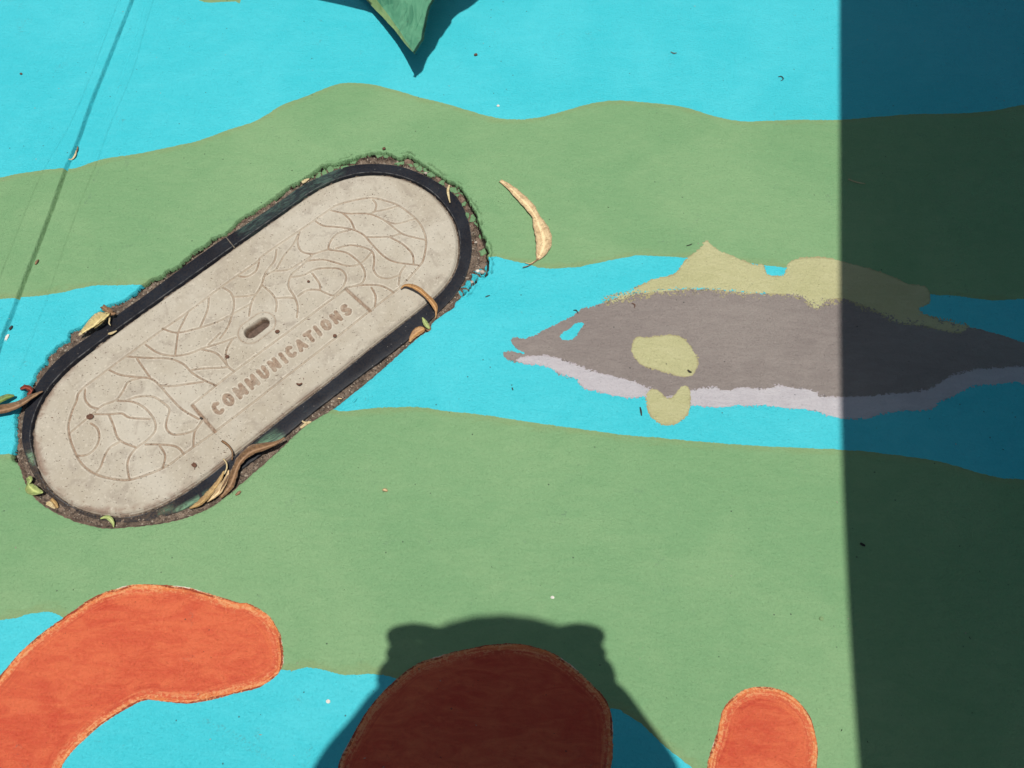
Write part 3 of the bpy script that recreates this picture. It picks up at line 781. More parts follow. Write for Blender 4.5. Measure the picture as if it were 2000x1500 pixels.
# key slot with its ring
sc = G([(501, 639)])[0]; sdir = G([(520, 625)])[0] - G([(482, 653)])[0]; sdir /= np.linalg.norm(sdir)
rel = LQ - sc; su = rel @ sdir; sv = rel @ np.array([-sdir[1], sdir[0]])
sd_slot = np.hypot(np.maximum(np.abs(su) - .0105, 0), sv)
ring = np.abs(sd_slot - .0185)
inring = sd_slot < .0185
zl = np.where(inring, np.maximum(zl, 0) * 0, zl); dirt_shade = np.where(inring, 0, dirt_shade)
zl -= .0012 * prof(ring, .0016); dirt_shade = np.maximum(dirt_shade, .6 * sstep(.0015, .0003, ring))
slot = sstep(.0102, .0088, sd_slot)
zl = zl * (1 - slot) - slot * (.016 + .0012 * ln)
dirt_shade = np.maximum(dirt_shade, slot * 1.6)
slotf = .0090 - sd_slot
# surface unevenness, rounded edge
zl += .00035 * ln + .00012 * ln2
zl -= .0018 * sstep(.0022, 0, lsd)
LZ = -.0012
rimd = sstep(.011, .001, lsd + .004 * ln) * sstep(0, 1, np.clip(1.25 - (gu.ravel() - gu.min()) / .16, 0, 1))
rimd = np.maximum(rimd, .12 * sstep(.004, .0005, lsd))
i0, j0 = np.meshgrid(np.arange(nu - 1), np.arange(nv - 1), indexing='ij')
i0 = i0.ravel(); j0 = j0.ravel()
lq = np.stack([i0 * nv + j0, (i0 + 1) * nv + j0, (i0 + 1) * nv + j0 + 1, i0 * nv + j0 + 1], 1)
lq = lq[(lsd[lq] > -.002).any(1)]
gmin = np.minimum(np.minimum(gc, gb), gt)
pale = sstep(.0016, .0021, gmin) * sstep(.0036, .0025, gmin) * (.35 + .65 * sstep(-.2, .4, ln)) * (slot < .1)  # painted highlights: lighter bands beside the grooves for a sunlit relief look
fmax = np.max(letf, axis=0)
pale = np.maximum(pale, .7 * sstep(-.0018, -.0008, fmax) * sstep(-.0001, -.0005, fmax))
LV = np.stack([lx_, ly_, zl + LZ, -lsd] + letf + [slotf] + [pale, dirt_shade, rimd], 1)
nl2 = 2 + len(letf)
lid_parts = partition(LV, lq, nl2)
pit = empty('communications_pit', (lc[0], lc[1], 0))
tag(pit, 'oval communications pit with beige patterned concrete lid in a black plastic frame', 'pit cover')
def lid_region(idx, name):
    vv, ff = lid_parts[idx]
    return mesh_obj(name, vv[:, :3], ff, M['lid'], lid or pit, True, {'pale': vv[:, -3], 'dirt_shade': vv[:, -2], 'rimdirt': vv[:, -1]})
lid = None
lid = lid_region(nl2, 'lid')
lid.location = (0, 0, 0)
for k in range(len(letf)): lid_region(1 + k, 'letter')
M['slot'] = simple('slot_dirt', (.13, .088, .068), (.08, .055, .042), .9, 200, .4)
ks = lid_region(1 + len(letf), 'key_slot'); ks.data.materials[0] = M['slot']
tag(ks, 'dark oval key slot')
# side wall with its small step
n = len(LID)
tang = np.roll(LID, -1, 0) - np.roll(LID, 1, 0); tang /= np.linalg.norm(tang, axis=1)[:, None]
area = .5 * np.sum(LID[:, 0] * np.roll(LID[:, 1], -1) - np.roll(LID[:, 0], -1) * LID[:, 1])
nrmv = np.stack([tang[:, 1], -tang[:, 0]], 1) * (1 if area > 0 else -1)
rings = [(-.0002, LZ - .0017), (.0006, LZ - .0026), (.0009, LZ - .0036), (.0021, LZ - .0040), (.0025, LZ - .0048), (.0027, LZ - .018)]
vv = np.vstack([np.c_[LID + nrmv * o, np.full(n, zz)] for o, zz in rings])
ff = [(r * n + i, r * n + (i + 1) % n, (r + 1) * n + (i + 1) % n, (r + 1) * n + i) for r in range(len(rings) - 1) for i in range(n)]
rimcol = sstep(-.35, .1, -(lu / .34))
mesh_obj('side_wall', vv, ff, M['lid'], lid, True, {'dirt_shade': np.repeat([.0, .0, .3, .0, .0, .5], n), 'rimdirt': np.tile(rimcol * .8, len(rings))})

# ------------------------------------------------------------------ black frame round the lid
FO = POLY['frame']
wid_f = np.zeros(n)
for i in range(n):           # how far the outer edge lies along the normal
    o = LID[i]; d = nrmv[i]; best = .05
    Aseg, Bseg = FO, np.roll(FO, -1, 0)
    e = Bseg - Aseg; den = d[0] * e[:, 1] - d[1] * e[:, 0]
    den = np.where(np.abs(den) < 1e-12, 1e-12, den); w = Aseg - o
    t = (w[:, 0] * e[:, 1] - w[:, 1] * e[:, 0]) / den; s = (w[:, 0] * d[1] - w[:, 1] * d[0]) / den
    ok = (t > .001) & (s >= 0) & (s <= 1)
    if ok.any(): best = t[ok].min()
    wid_f[i] = best
wid_f = periodic_smooth(wid_f[:, None], 3)[:, 0]
wob = fbm(LID[:, 0], LID[:, 1], .06, 2, 91)
fz = -.0030 + .0010 * wob
# the low buried stretch at the lower left
lowleft = G([(60, 915), (82, 958), (148, 1001), (234, 1016), (300, 1008)])
bur = sstep(.05, .012, seg_dist(LID, lowleft, False))
fz = fz - .0035 * bur
inner = np.clip(.0062 - .0012 * bur, 0, wid_f * .45)
prof_f = [(lambda w, i_: w + .0004, -.022, 0), (lambda w, i_: w, -.0012, 0), (lambda w, i_: w - .0006, -.0003, 0), (lambda w, i_: w - .0014, 0, 0),
          (lambda w, i_: (w + i_) * .5, .0001, 0), (lambda w, i_: i_ + .0014, .0002, 0), (lambda w, i_: i_ + .0008, .0009, 0), (lambda w, i_: i_ + .0001, .0008, 0),
          (lambda w, i_: i_ - .0006, -.0006, 0), (lambda w, i_: i_ * .66, -.0075, 0), (lambda w, i_: .0030 + 0 * w, -.0090, 0), (lambda w, i_: .0029 + 0 * w, -.021, 0)]
vs = []
for f, dz, _ in prof_f:
    off = f(wid_f, inner)
    vs.append(np.c_[LID + nrmv * off[:, None], fz + dz + (.0002 * fbm(LID[:, 0] * 3, LID[:, 1] * 3, .02, 2, 15) if dz > -.005 else 0)])
vv = np.vstack(vs); R_ = len(prof_f)
ff = [(r * n + i, (r + 1) * n + i, (r + 1) * n + (i + 1) % n, r * n + (i + 1) % n) for r in range(R_ - 1) for i in range(n)]
near = lambda pts, a, b: sstep(b, a, seg_dist(vv[:, :2], G(pts), False))
green_smear = .45 * near([(480, 440), (560, 385), (650, 335)], .006, .024)
low_smear = np.maximum(near([(311, 998), (340, 993), (352, 996), (385, 975)], .0015, .0045), near([(400, 970), (440, 945)], .0004, .0025)) * .9
low_smear = np.maximum(low_smear, near([(507, 870), (545, 850)], .001, .009) * .8)
low_smear = np.maximum(low_smear, near([(388, 503), (396, 498)], .001, .0045))
low_smear = np.maximum(low_smear, near([(55, 885), (60, 900)], .001, .006))
frame = mesh_obj('frame', vv, ff, M['plastic'], pit, True, {'paint': green_smear, 'smear': low_smear, 'dust': np.tile(.25 + .75 * bur, R_), 'edge_glint': np.repeat([0, .5, .3, 0, 0, 0, .7, 1, 0, 0, 0, 0], n)})
# joint in the frame
def bar(name, p, q, hw, z0, z1, mat, parent=None):
    p = np.array(p); q = np.array(q); d = (q - p) / np.linalg.norm(q - p); nn = np.array([-d[1], d[0]]) * hw
    c = [p - nn, q - nn, q + nn, p + nn]
    v = [(*x, z0) for x in c] + [(*x, z1) for x in c]
    return mesh_obj(name, v, [(3, 2, 1, 0), (4, 5, 6, 7), (0, 1, 5, 4), (1, 2, 6, 5), (2, 3, 7, 6), (3, 0, 4, 7)], mat, parent, False)
jz = float(fz[np.argmin(np.linalg.norm(LID - G([(455, 487)])[0], axis=1))])
M['joint'] = simple('dusty_joint', (.20, .165, .12), (.09, .075, .06), .8, 300, .3)
frame.data.set_sharp_from_angle(angle=math.radians(24))
tag(bar('joint_strip', G([(440, 461)])[0], G([(457, 482)])[0], .0007, jz - .004, jz + .0007, M['joint'], frame), 'thin dusty joint strip across the frame')

# ------------------------------------------------------------------ fallen leaves, husks and chips
def ribbon(name, pts, hw, hz, mat, label=None, cat='leaf', curl=.35, twist=0., thick=.00035, jag=0., parent=None, group=None, base=0.):
    """a leaf or strip: centre line in photo pixels, half widths in pixels, heights in millimetres"""
    n_ = max(10, len(pts) * 4)
    P = np.c_[np.array(pts, float), np.array(hw, float), np.array(hz, float)]
    t0 = np.linspace(0, 1, len(P)); tt = np.linspace(0, 1, n_)
    sm = smooth_poly(P, False, 6); ts = np.linspace(0, 1, len(sm))
    S = np.stack([np.interp(tt, ts, sm[:, k]) for k in range(4)], 1)
    S[:, 2] = np.maximum(S[:, 2], .25)
    xy = np.vstack([G([p[:2]], p[3] / 1000 + base) for p in S])
    w = S[:, 2] * .00072
    d = np.gradient(xy, axis=0); d /= np.linalg.norm(d, axis=1)[:, None] + 1e-9
    nn = np.stack([-d[:, 1], d[:, 0]], 1)
    K = 7; vs = []
    for i in range(n_):
        for k in range(K):
            u_ = k / (K - 1) * 2 - 1
            a = twist * tt[i]
            jw = 1 + (jag * (random.random() - .5) + .04 * math.sin(i * 1.7 + (2.2 if u_ > 0 else 0)) * (len(pts) > 3)) * (abs(u_) > .9)
            lift = curl * w[i] * u_ * u_ + math.sin(a) * w[i] * u_ * .8 - .12 * w[i] * (1 - abs(u_)) ** 6
            vs.append((xy[i, 0] + nn[i, 0] * w[i] * u_ * jw * math.cos(a * .6), xy[i, 1] + nn[i, 1] * w[i] * u_ * jw * math.cos(a * .6), base + S[i, 3] / 1000 + lift + random.uniform(-1, 1) * .00006))
    ff = [(i * K + k, (i + 1) * K + k, (i + 1) * K + k + 1, i * K + k + 1) for i in range(n_ - 1) for k in range(K - 1)]
    o = mesh_obj(name, vs, ff, mat, parent, True, {'across': np.tile(np.linspace(-1, 1, K), n_)})
    so = o.modifiers.new('thickness', 'SOLIDIFY'); so.thickness = thick; so.offset = 0
    if label: tag(o, label, cat, group)
    return o

LV_ = lambda *a, **k: ribbon('fallen_leaf', *a, **k)
L1 = LV_([(977,353),(995,366),(1015,385),(1035,406),(1048,426)], [4,7,10,10.5,8], [1.2,1.4,1.6,1.9,2.4], M['leaf_tan'], 'bent dry tan leaf lying alone on the green band right of the pit', curl=.30, jag=.12)
ribbon('leaf_half', [(1047,424),(1053,440),(1060,458),(1062,478),(1056,496),(1050,507)], [8,14,17,16.5,11,3], [2.4,1.8,1.5,1.5,1.4,1.2], M['leaf_tan'], None, curl=.28, parent=L1)
ribbon('stalk', [(1052,505),(1042,513),(1032,519),(1021,522)], [1.6,1.0,.9,.8], [1.4,1.6,2.6,3.4], M['leaf_brown'], parent=L1, curl=0, thick=.0008)
ribbon('stalk', [(1046,509),(1035,515),(1026,513)], [1.0,.8,.6], [1.4,2.0,2.6], M['leaf_tan'], parent=L1, curl=0, thick=.0006)
LV_([(783,564),(790,558),(803,559),(818,566),(830,576),(842,588),(850,600),(852,609),(851,622)], [1.2,2.6,4.2,5.2,4.6,5.2,5.2,2.6,.8], [2.5,5,7,7,6,5,3.5,2,-1], M['leaf_orange'], 'curved orange brown leaf draped over the lid edge onto the black frame', curl=.5, twist=.5)
LV_([(556,855),(540,866),(516,874),(492,882),(472,898),(462,915),(456,932),(448,950),(430,972)], [1.5,4,7.5,9,7.5,6,8,9.5,4], [9,8,7,6,5,4,2,-1,-4], M['leaf_brown'], 'long twisted brown leaf arching over the black frame below the lid', curl=.75, twist=-.55, jag=.2)
och = LV_([(438,920),(430,937),(418,955),(403,972),(388,985),(370,993)], [1.5,4,6,7,6,1.5], [4,3,2,0,-2,-3], M['leaf_ochre'], 'folded ochre leaf leaning in the gap at the frame', curl=.5, twist=.4, jag=.2)
ribbon('leaf_fold', [(447,918),(443,935),(432,955),(420,968),(404,980)], [1.2,3.6,6,5,1.5], [5,4,2,0,-2], M['leaf_tan'], parent=och, curl=.8, twist=-.5, jag=.2)
LV_([(433,861),(441,866),(449,874),(454,884),(453,899)], [1.8,2.2,1.6,1.4,.8], [3.5,4,4,2.5,0], M['leaf_brown'], 'thin curling brown leaf stalk standing over the lower lid edge', curl=.6, thick=.0006)
LV_([(436,896),(442,904),(443,914),(438,926)], [.9,1.2,1.3,1.2], [3,3,4,4], M['straw'], 'fine pale stalk hanging from the lid beside the ochre leaf', curl=.3, thick=.0006)
LV_([(-30,806),(-5,803),(20,798),(42,789),(62,776),(84,764)], [6,9,8.5,6.5,4.5,1], [7,8,8,7,5,2], M['leaf_brown'], 'broad brown leaf crossing the frame at the left edge', curl=.6, twist=.4)
LV_([(-20,790),(0,783),(15,776),(28,773)], [4,6.5,6,2], [9,9,8,7], M['leaf_green'], 'small green leaf behind the brown leaf at the left edge', curl=.5)
LV_([(40,761),(52,757),(62,764),(54,772)], [2.5,5,5,2], [1,2.5,2,0], M['red_leaf'], 'scrap of red brown leaf on the left rim of the pit', curl=.9, jag=.6)
h_ = LV_([(160,651),(172,643),(184,635),(196,626),(208,618),(214,611)], [3.5,7,10,11.5,9.5,3], [1,3,4,5,5,3], M['husk'], 'crumpled pale yellow husk on the upper left rim of the pit', curl=.95, jag=.15)
ribbon('husk_fold', [(184,641),(196,632),(206,622),(213,613)], [2.4,4,4,2], [6,8,8,6], M['husk'], parent=h_, curl=.8)
ribbon('stalk', [(212,612),(214,622),(213,631),(216,636)], [1.8,1.6,1.2,.5], [5,5,3.5,3], M['straw'], parent=h_, curl=.2, thick=.0006)
LV_([(154,655),(160,651),(165,652)], [2,3,1], [0,1,0], M['straw'], 'tiny straw flake below the pale husk', 'plant scrap', curl=.3)
LV_([(200,598),(209,606),(219,613),(226,612)], [4,6,6,3], [1,3,4,2], M['leaf_brown'], 'brown leaf scrap tucked behind the pale husk', curl=.6, jag=.5)
LV_([(211,652),(218,651),(228,646)], [1.6,2.8,.8], [-1,0,1], M['straw'], 'pale flake in the gap beneath the husk', 'plant scrap', curl=.2)
LV_([(878,361),(875,371),(876,382),(879,396)], [1.6,2.6,2.2,1], [2,2,1.5,1], M['straw'], 'pale straw sliver lying on the top right of the black frame', 'straw', curl=.3)
LV_([(590,357),(597,353),(604,349)], [3,3.4,1.4], [-1,0,0], M['straw'], 'cream flake wedged above the frame on its upper side', 'plant scrap', curl=.3, jag=.6)
p_ = LV_([(55,932),(60,938),(56,946),(60,953),(70,960),(84,962)], [3,6,2.5,8,9,2], [-3,-2,-3,-2,-1,0], M['leaf_pale'], 'pale green curled leaf in the gap at the lower left of the pit', curl=.8)
LV_([(90,984),(97,984),(104,990),(108,993)], [2.4,4.2,2.6,1], [-6,-4,-5,-6], M['straw'], 'small cream flake on the soil at the lower left', 'plant scrap', curl=.4)
LV_([(100,974),(108,984),(113,992)], [2.5,4.5,2], [-7,-6,-6], M['leaf_ochre'], 'ochre flake on the soil beside the cream flake', 'plant scrap', curl=.6)
LV_([(196,1013),(208,1010),(216,1014),(221,1022),(222,1030)], [1.2,3.4,4.2,2.8,1], [-3,-1,-1,-3,-6], M['leaf_pale'], 'hooked yellow green leaf below the lowest point of the lid', curl=.4)
LV_([(800,668),(806,658),(815,649),(824,644),(829,642)], [2,6,9,8,3], [-3,-2,-1,-1,-2], M['leaf_orange'], 'orange yellow leaf half sunk in the gap on the right side of the pit', curl=.3)
LV_([(825,620),(829,628),(833,635),(839,642)], [1,4,5,2.5], [6,6,3,-1], M['leaf_pale'], 'grey green leaf tip standing beside the orange leaf', curl=.5)
LV_([(829,636),(836,641),(838,646)], [4,6,4], [-3,-2,-2], M['leaf_brown'], 'dark brown leaf scrap under the grey green leaf tip', curl=.2)
LV_([(588,820),(594,825),(603,826),(608,823)], [.8,1.8,2.4,.8], [-4,-3,-3,-3], M['straw'], 'thin straw curl in the soil below the lid', 'straw', curl=.4)
LV_([(586,835),(594,833),(602,826),(604,822)], [1.5,4,3,1], [-5,-4,-4,-4], M['straw'], 'cream leaf flake under the thin straw curl', 'plant scrap', curl=.5)
LV_([(660,778),(668,779)], [1.4,.8], [-6,-6], M['leaf_tan'], 'tiny tan sliver in the soil beside the turquoise tip', 'straw', curl=.2)
LV_([(134,311),(141,311),(147,303),(149,294)], [.8,1.8,2,1], [1,2,3,3], M['straw'], 'pale hooked scrap caught in the groove by the top green edge', 'plant scrap', curl=.3)
LV_([(148,300),(151,292),(152,286)], [1,1.6,1], [2,3,2], M['leaf_brown'], 'brown scrap just above the hooked scrap in the groove', 'plant scrap', curl=.3)
LV_([(69,517),(72,512),(75,507)], [1.6,2.6,1], [0,1,1], M['leaf_brown'], 'dark seed lodged in the groove across the green band', 'seed', curl=.6, thick=.0012)
LV_([(52,560),(56,552),(58,545)], [1.8,2.6,1.4], [-2,-1,-1], M['leaf_ochre'], 'ochre crumb in the groove near the lower green edge', 'crumb', curl=.4)
LV_([(10,667),(14,658),(17,653)], [1.6,3,1.4], [0,1,1], M['white_bit'], 'white chip in the groove at the left edge', 'chip', curl=.3)
LV_([(17,646),(21,641),(24,636)], [1.5,3,1.5], [0,1,1], M['dark_bit'], 'dark chip in the groove above the white chip', 'chip', curl=.3)
LV_([(1657,350),(1667,354),(1678,357),(1690,359)], [1.4,1.4,1.4,.6], [.6,1,1,.6], M['straw'], 'pale feathery straw lying in the shade on green paint', 'straw', curl=.2)
LV_([(1680,1061),(1685,1064),(1690,1066)], [2,2.4,1.4], [.8,1.2,.8], M['dark_bit'], 'black fleck on shaded green paint', 'fleck', curl=.4)
LV_([(376,905),(379,908),(383,911)], [2.5,4,2], [1,1.6,1], M['brown_bit'], 'small dark heart shaped leaf scrap on the lower lid', 'plant scrap', curl=.4)
LV_([(380,911),(380,917)], [.5,.4], [.8,.6], M['brown_bit'], 'hair thin stalk of the scrap on the lower lid', 'plant scrap', curl=0)
LV_([(579,749),(585,751),(590,748)], [1,2.2,1], [1,1.6,1], M['brown_bit'], 'brown three cornered chip on the lid below the lettering', 'chip', curl=.3, thick=.001)
LV_([(460,967),(466,963),(470,959)], [1.5,3,1.5], [.5,1,.5], M['leaf_brown'], 'brown leaf crumb on green paint below the frame', 'crumb', curl=.3)
LV_([(747,957),(752,957),(757,959)], [1,2.6,1.2], [.6,1.2,.5], M['leaf_tan'], 'pale brown seed on the lower green band', 'seed', curl=.8, thick=.0012)
LV_([(1343,722),(1347,726),(1351,727)], [1,2,1], [.8,1,.6], M['dark_bit'], 'black crumb at the lower corner of the yellow side fin', 'crumb', curl=.3)
LV_([(1310,101),(1316,104),(1322,103)], [.8,1.1,.6], [.5,1.2,.5], M['brown_bit'], 'bent dark thread on turquoise paint near the top edge', 'fibre', curl=.2)
LV_([(1520,150),(1526,149),(1530,154),(1525,158)], [.8,1.0,1.0,.6], [.5,1.2,1.2,.5], M['dark_bit'], 'hooked dark fibre on turquoise paint left of the shadow', 'fibre', curl=.2)
LV_([(1120,606),(1126,606),(1129,612)], [.8,1,.6], [.6,2,1], M['dark_bit'], 'dark curved fibre on the fish brow', 'fibre', curl=.1)
LV_([(1234,592),(1240,595),(1239,601)], [.8,1,.6], [.6,2,1], M['brown_bit'], 'brown curved fibre on the grey fish back', 'fibre', curl=.1)
LV_([(1341,480),(1348,478),(1352,476)], [.8,1,.6], [.6,1,.6], M['dark_bit'], 'short dark fibre left of the back fin tip', 'fibre', curl=.1)
LV_([(1250,795),(1252,803),(1253,812)], [1,1.8,1], [.5,1,.5], M['dark_bit'], 'dark scrap on turquoise paint left of the belly fin', 'fibre', curl=.1)
LV_([(1000,757),(1002,762)], [1.2,1], [.6,.8], M['dark_bit'], 'dark short fibre below the fish jaw', 'fibre', curl=.1)
LV_([(948,580),(953,578),(957,577)], [.8,1.2,.7], [.6,.8,.6], M['dark_bit'], 'dark speck like fibre right of the pit', 'fibre', curl=.1)
LV_([(690,786),(694,781),(697,776)], [1.4,2.2,1.2], [.3,.6,.3], M['blue'], 'raised flake of turquoise paint beside the pit', 'paint flake', curl=.8)

def pebble(name, px, r, mat, label, cat, zz=0., sq=.6, parent=None, seed=0):
    c = G([px])[0]; bm = bmesh.new(); bmesh.ops.create_icosphere(bm, subdivisions=2, radius=1)
    rnd = random.Random(seed)
    dirs = [Vector((rnd.uniform(-1, 1), rnd.uniform(-1, 1), rnd.uniform(-1, 1))).normalized() for _ in range(6)]
    rr = r * .00072
    for v in bm.verts:
        k = 1 - .28 * max(0, max(v.co.dot(d) for d in dirs) - .75) / .25
        v.co = Vector((c[0] + v.co.x * rr * k, c[1] + v.co.y * rr * .85 * k, zz + rr * sq * .7 + v.co.z * rr * sq * k))
    me = bpy.data.meshes.new(name); bm.to_mesh(me); bm.free(); me.materials.append(mat)
    o = bpy.data.objects.new(name, me); COL.objects.link(o)
    if parent: o.parent = parent
    return tag(o, label, cat)
pebble('pebble', (929, 108), 5, M['brown_bit'], 'round brown pebble on turquoise paint right of the leaf shadow', 'pebble', seed=1)
pebble('paint_chip', (973, 207), 4, M['white_bit'], 'white chip at the lower edge of the top turquoise paint', 'chip', sq=.4, seed=2)
pebble('paint_chip', (1604, 1208), 4.5, M['green'], 'pale round blob of green paint above the small oval', 'paint blob', sq=.35, seed=3)
pebble('paint_chip', (641, 1370), 4, M['white_bit'], 'white dot of paint on turquoise left of the big red shape', 'paint blob', sq=.3, seed=4)
pebble('paint_chip', (1079, 1167), 3.5, M['white_bit'], 'pale chip above the head shadow', 'chip', sq=.3, seed=5)
pebble('pebble', (42, 145), 3.5, M['brown_bit'], 'small brown pebble on turquoise paint at upper left', 'pebble', seed=6)
pebble('stone_chip', (941, 530), 6, M['stone_bit'], 'larger pale stone chip at the right corner of the broken rim', 'stone', zz=-.004, seed=7)
pebble('stone_chip', (933, 528), 5, M['white_bit'], 'whitish stone chip beside the larger one at the right rim corner', 'stone', zz=-.004, seed=8)
pebble('stone_chip', (921, 549), 5, M['stone_bit'], 'stone chip lower down the right broken rim', 'stone', zz=-.005, seed=9)
pebble('stone_chip', (906, 558), 4, M['stone_bit'], 'small stone crumb at the lower right broken rim', 'stone', zz=-.006, seed=10)
pebble('stone_chip', (750, 291), 4.5, M['brown_bit'], 'reddish crumb at the very top of the broken rim', 'stone', seed=11)
pebble('stone_chip', (831, 336), 4.5, M['stone_bit'], 'tan stone chip in the broken rim at upper right', 'stone', zz=-.004, seed=12)
pebble('stone_chip', (929, 470), 4, M['stone_bit'], 'tan grain in the soil right of the frame', 'stone', zz=-.006, seed=13)
pebble('stone_chip', (924, 470), 3.5, M['brown_bit'], 'red brown grain beside the tan grain right of the frame', 'stone', zz=-.006, seed=14)
pebble('stone_chip', (542, 648), 5, M['brown_bit'], 'dark red crumb on the lid right of the key slot', 'crumb', sq=.4, seed=15)
pebble('stone_chip', (444, 697), 4.5, M['brown_bit'], 'red brown crumb on the lid left of the key slot', 'crumb', sq=.4, seed=16)
pebble('stone_chip', (176, 814), 7, M['brown_bit'], 'dark brown lump in the left leafy pattern of the lid', 'crumb', sq=.3, seed=17)
pebble('stone_chip', (654, 656), 4.5, M['brown_bit'], 'brown lump on the line below the lettering', 'crumb', sq=.35, seed=18)
pebble('stone_chip', (393, 817), 3, M['dark_bit'], 'dark grain at the left end of the lettering panel', 'crumb', sq=.5, seed=19)
pebble('stone_chip', (603, 550), 3.5, M['brown_bit'], 'rusty crumb in the right leafy pattern of the lid', 'crumb', sq=.4, seed=20)

# countless grit and fibres scattered everywhere
def scatter(name, count, size, mat, zf, area, seed, long=2.2):
    rnd = random.Random(seed); vs = []; ff = []
    while len(ff) < count * 6:
        px = (rnd.uniform(area[0], area[2]), rnd.uniform(area[1], area[3]))
        p = G([px])[0]; zz = zf(p)
        if zz is None: continue
        s = rnd.uniform(*size) * (1.6 if rnd.random() < .06 else 1); a = rnd.uniform(0, math.pi); e = rnd.uniform(1, long)
        dx, dy = math.cos(a) * s * e, math.sin(a) * s * e; ex, ey = -math.sin(a) * s * .6, math.cos(a) * s * .6
        b = len(vs); hh = s * .8
        vs += [(p[0] - dx, p[1] - dy, zz), (p[0] + ex, p[1] + ey, zz), (p[0] + dx, p[1] + dy, zz), (p[0] - ex, p[1] - ey, zz), (p[0], p[1], zz + hh), (p[0], p[1], zz - hh * .3)]
        ff += [(b, b + 4, b + 1)[::-1], (b + 1, b + 4, b + 2)[::-1], (b + 2, b + 4, b + 3)[::-1], (b + 3, b + 4, b)[::-1], (b, b + 1, b + 5)[::-1], (b + 2, b + 3, b + 5)[::-1]]
    o = mesh_obj(name, vs, ff, mat, None, False); tag(o, kind='stuff'); return o
HP, LP = POLY['hole'], LID
def z_ground(p):
    q = np.array([p]); return None if inside(q, HP)[0] else .0002
def z_lid(p):
    q = np.array([p]); return LZ + .0002 if inside(q, LP * .985 + LP.mean(0) * .015)[0] else None
def z_soil(p):
    q = np.array([p]); return -.0072 if inside(q, HP)[0] and not inside(q, FO)[0] else None
tag(scatter('grit', 230, (.0003, .0007), M['dark_bit'], z_ground, (-60, -60, 2060, 1560), 3), 'dark grit scattered over the painted pavement')
tag(scatter('grit', 60, (.0005, .0011), M['stone_bit'], z_ground, (-60, -60, 2060, 1560), 4), 'pale grit scattered over the painted pavement')
tag(scatter('grit', 650, (.00035, .0007), M['brown_bit'], z_lid, (60, 330, 900, 1010), 5, 3.5), 'brown grit lying on the concrete lid')
tag(scatter('grit', 200, (.0006, .0016), M['rock'], z_soil, (20, 290, 960, 1035), 6, 1.6), 'crumbs of concrete lying in the soil gap')
tag(scatter('grit', 70, (.0006, .0014), M['stone_bit'], z_soil, (20, 290, 960, 1035), 8, 1.6), 'pale stone crumbs lying in the soil gap')

# ------------------------------------------------------------------ the plant whose leaf tip hangs into the picture
def agave_mat(name, c1, c2):
    m, n, bs = new_mat(name); nb = NB(n); p = nb.pos()
    a = nb.noise(nb.mapping(p, (2.2, .6, 1), .15), 30, 5, .62, 1.0); b = nb.noise(p, 150, 4, .6, .4)
    v = nb.noise(nb.mapping(p, (1.5, .7, 1), -.5), 14, 3, .5, 1.5)
    col = nb.mix(nb.ramp(a, .34, .66), c1, c2)
    col = nb.mix(nb.ramp(v, .48, .50, 0, .35), col, tuple(min(1, x * 1.35) for x in c2))
    col = nb.mix(nb.ramp(b, .60, .70, 0, .35), col, (.05, .09, .05))
    nb.link(col, bs.inputs['Base Color']); bs.inputs['Roughness'].default_value = .52
    bs.inputs['Specular IOR Level'].default_value = .35
    nrm = nb.bump(a, .5, .004); nrm = nb.bump(b, .4, .0008, nrm); nb.link(nrm, bs.inputs['Normal']); return m
M['agave'] = agave_mat('green_fleshy_leaf', (.045, .185, .105), (.10, .28, .165))
M['margin'] = agave_mat('pale_leaf_margin', (.16, .27, .10), (.22, .33, .14))
def edge_interp(E, m_):
    E = smooth_poly(E, False, 6); t = np.linspace(0, 1, len(E)); s = np.linspace(0, 1, m_)
    return np.stack([np.interp(s, t, E[:, 0]), np.interp(s, t, E[:, 1])], 1)
root = empty('agave_plant', tuple(G([(700, -420)])[0]) + (0,))
tag(root, 'fleshy green plant leaf with pale margin pointing down at the top edge', 'plant')
Le = [(809.6,105),(800,95),(789,83),(778,68),(770,58),(758,45),(746,32),(732,18),(716,1),(690,-25),(640,-75),(560,-160),(520,-250)]
Re = [(809.6,105),(815,96),(822,85),(828,76),(829,66),(832,50),(836,30),(840,14),(848,0),(858,-25),(880,-75),(900,-160),(880,-250)]
m_ = 60; le = edge_interp(Le, m_); re_ = edge_interp(Re, m_)
_g, _q = G([(809.6, 105)])[0], G([(808, 151)])[0]
TIPH = (_g[1] - _q[1]) / (_g[1] - SH[1])
hl_ = np.interp(le[:, 1], [-250, -60, 0, 20, 58, 83, 105], [.02, .012, .0165, .019, .028, .034, TIPH])
hr_ = np.interp(re_[:, 1], [-250, 0, 50, 105], [.16, .060, .046, TIPH])
K = 15; vs = []
for i in range(m_):
    a = G([le[i]], hl_[i])[0]; b = G([re_[i]], hr_[i])[0]; wv = np.linalg.norm(b - a)
    for k in range(K):
        u_ = k / (K - 1); jig = (.00035 * math.sin(i * 2.1) if k in (0, K - 1) else 0)
        q = a + (b - a) * (u_ + jig / max(wv, .002) * (1 if k else -1))
        fold = .0016 * math.exp(-((u_ - .14) / .05) ** 2) * min(1, i / 8)
        vs.append((q[0], q[1], hl_[i] + (hr_[i] - hl_[i]) * u_ + .05 * wv * (1 - (2 * u_ - 1) ** 2) + fold + .0003 * math.sin(i * .7 + k)))
gl_ = lambda k0, k1: [(i * K + k, i * K + k + 1, (i + 1) * K + k + 1, (i + 1) * K + k) for i in range(m_ - 1) for k in range(k0, k1)]
def solid(o, t):
    s_ = o.modifiers.new('thickness', 'SOLIDIFY'); s_.thickness = t; s_.offset = -1; return o
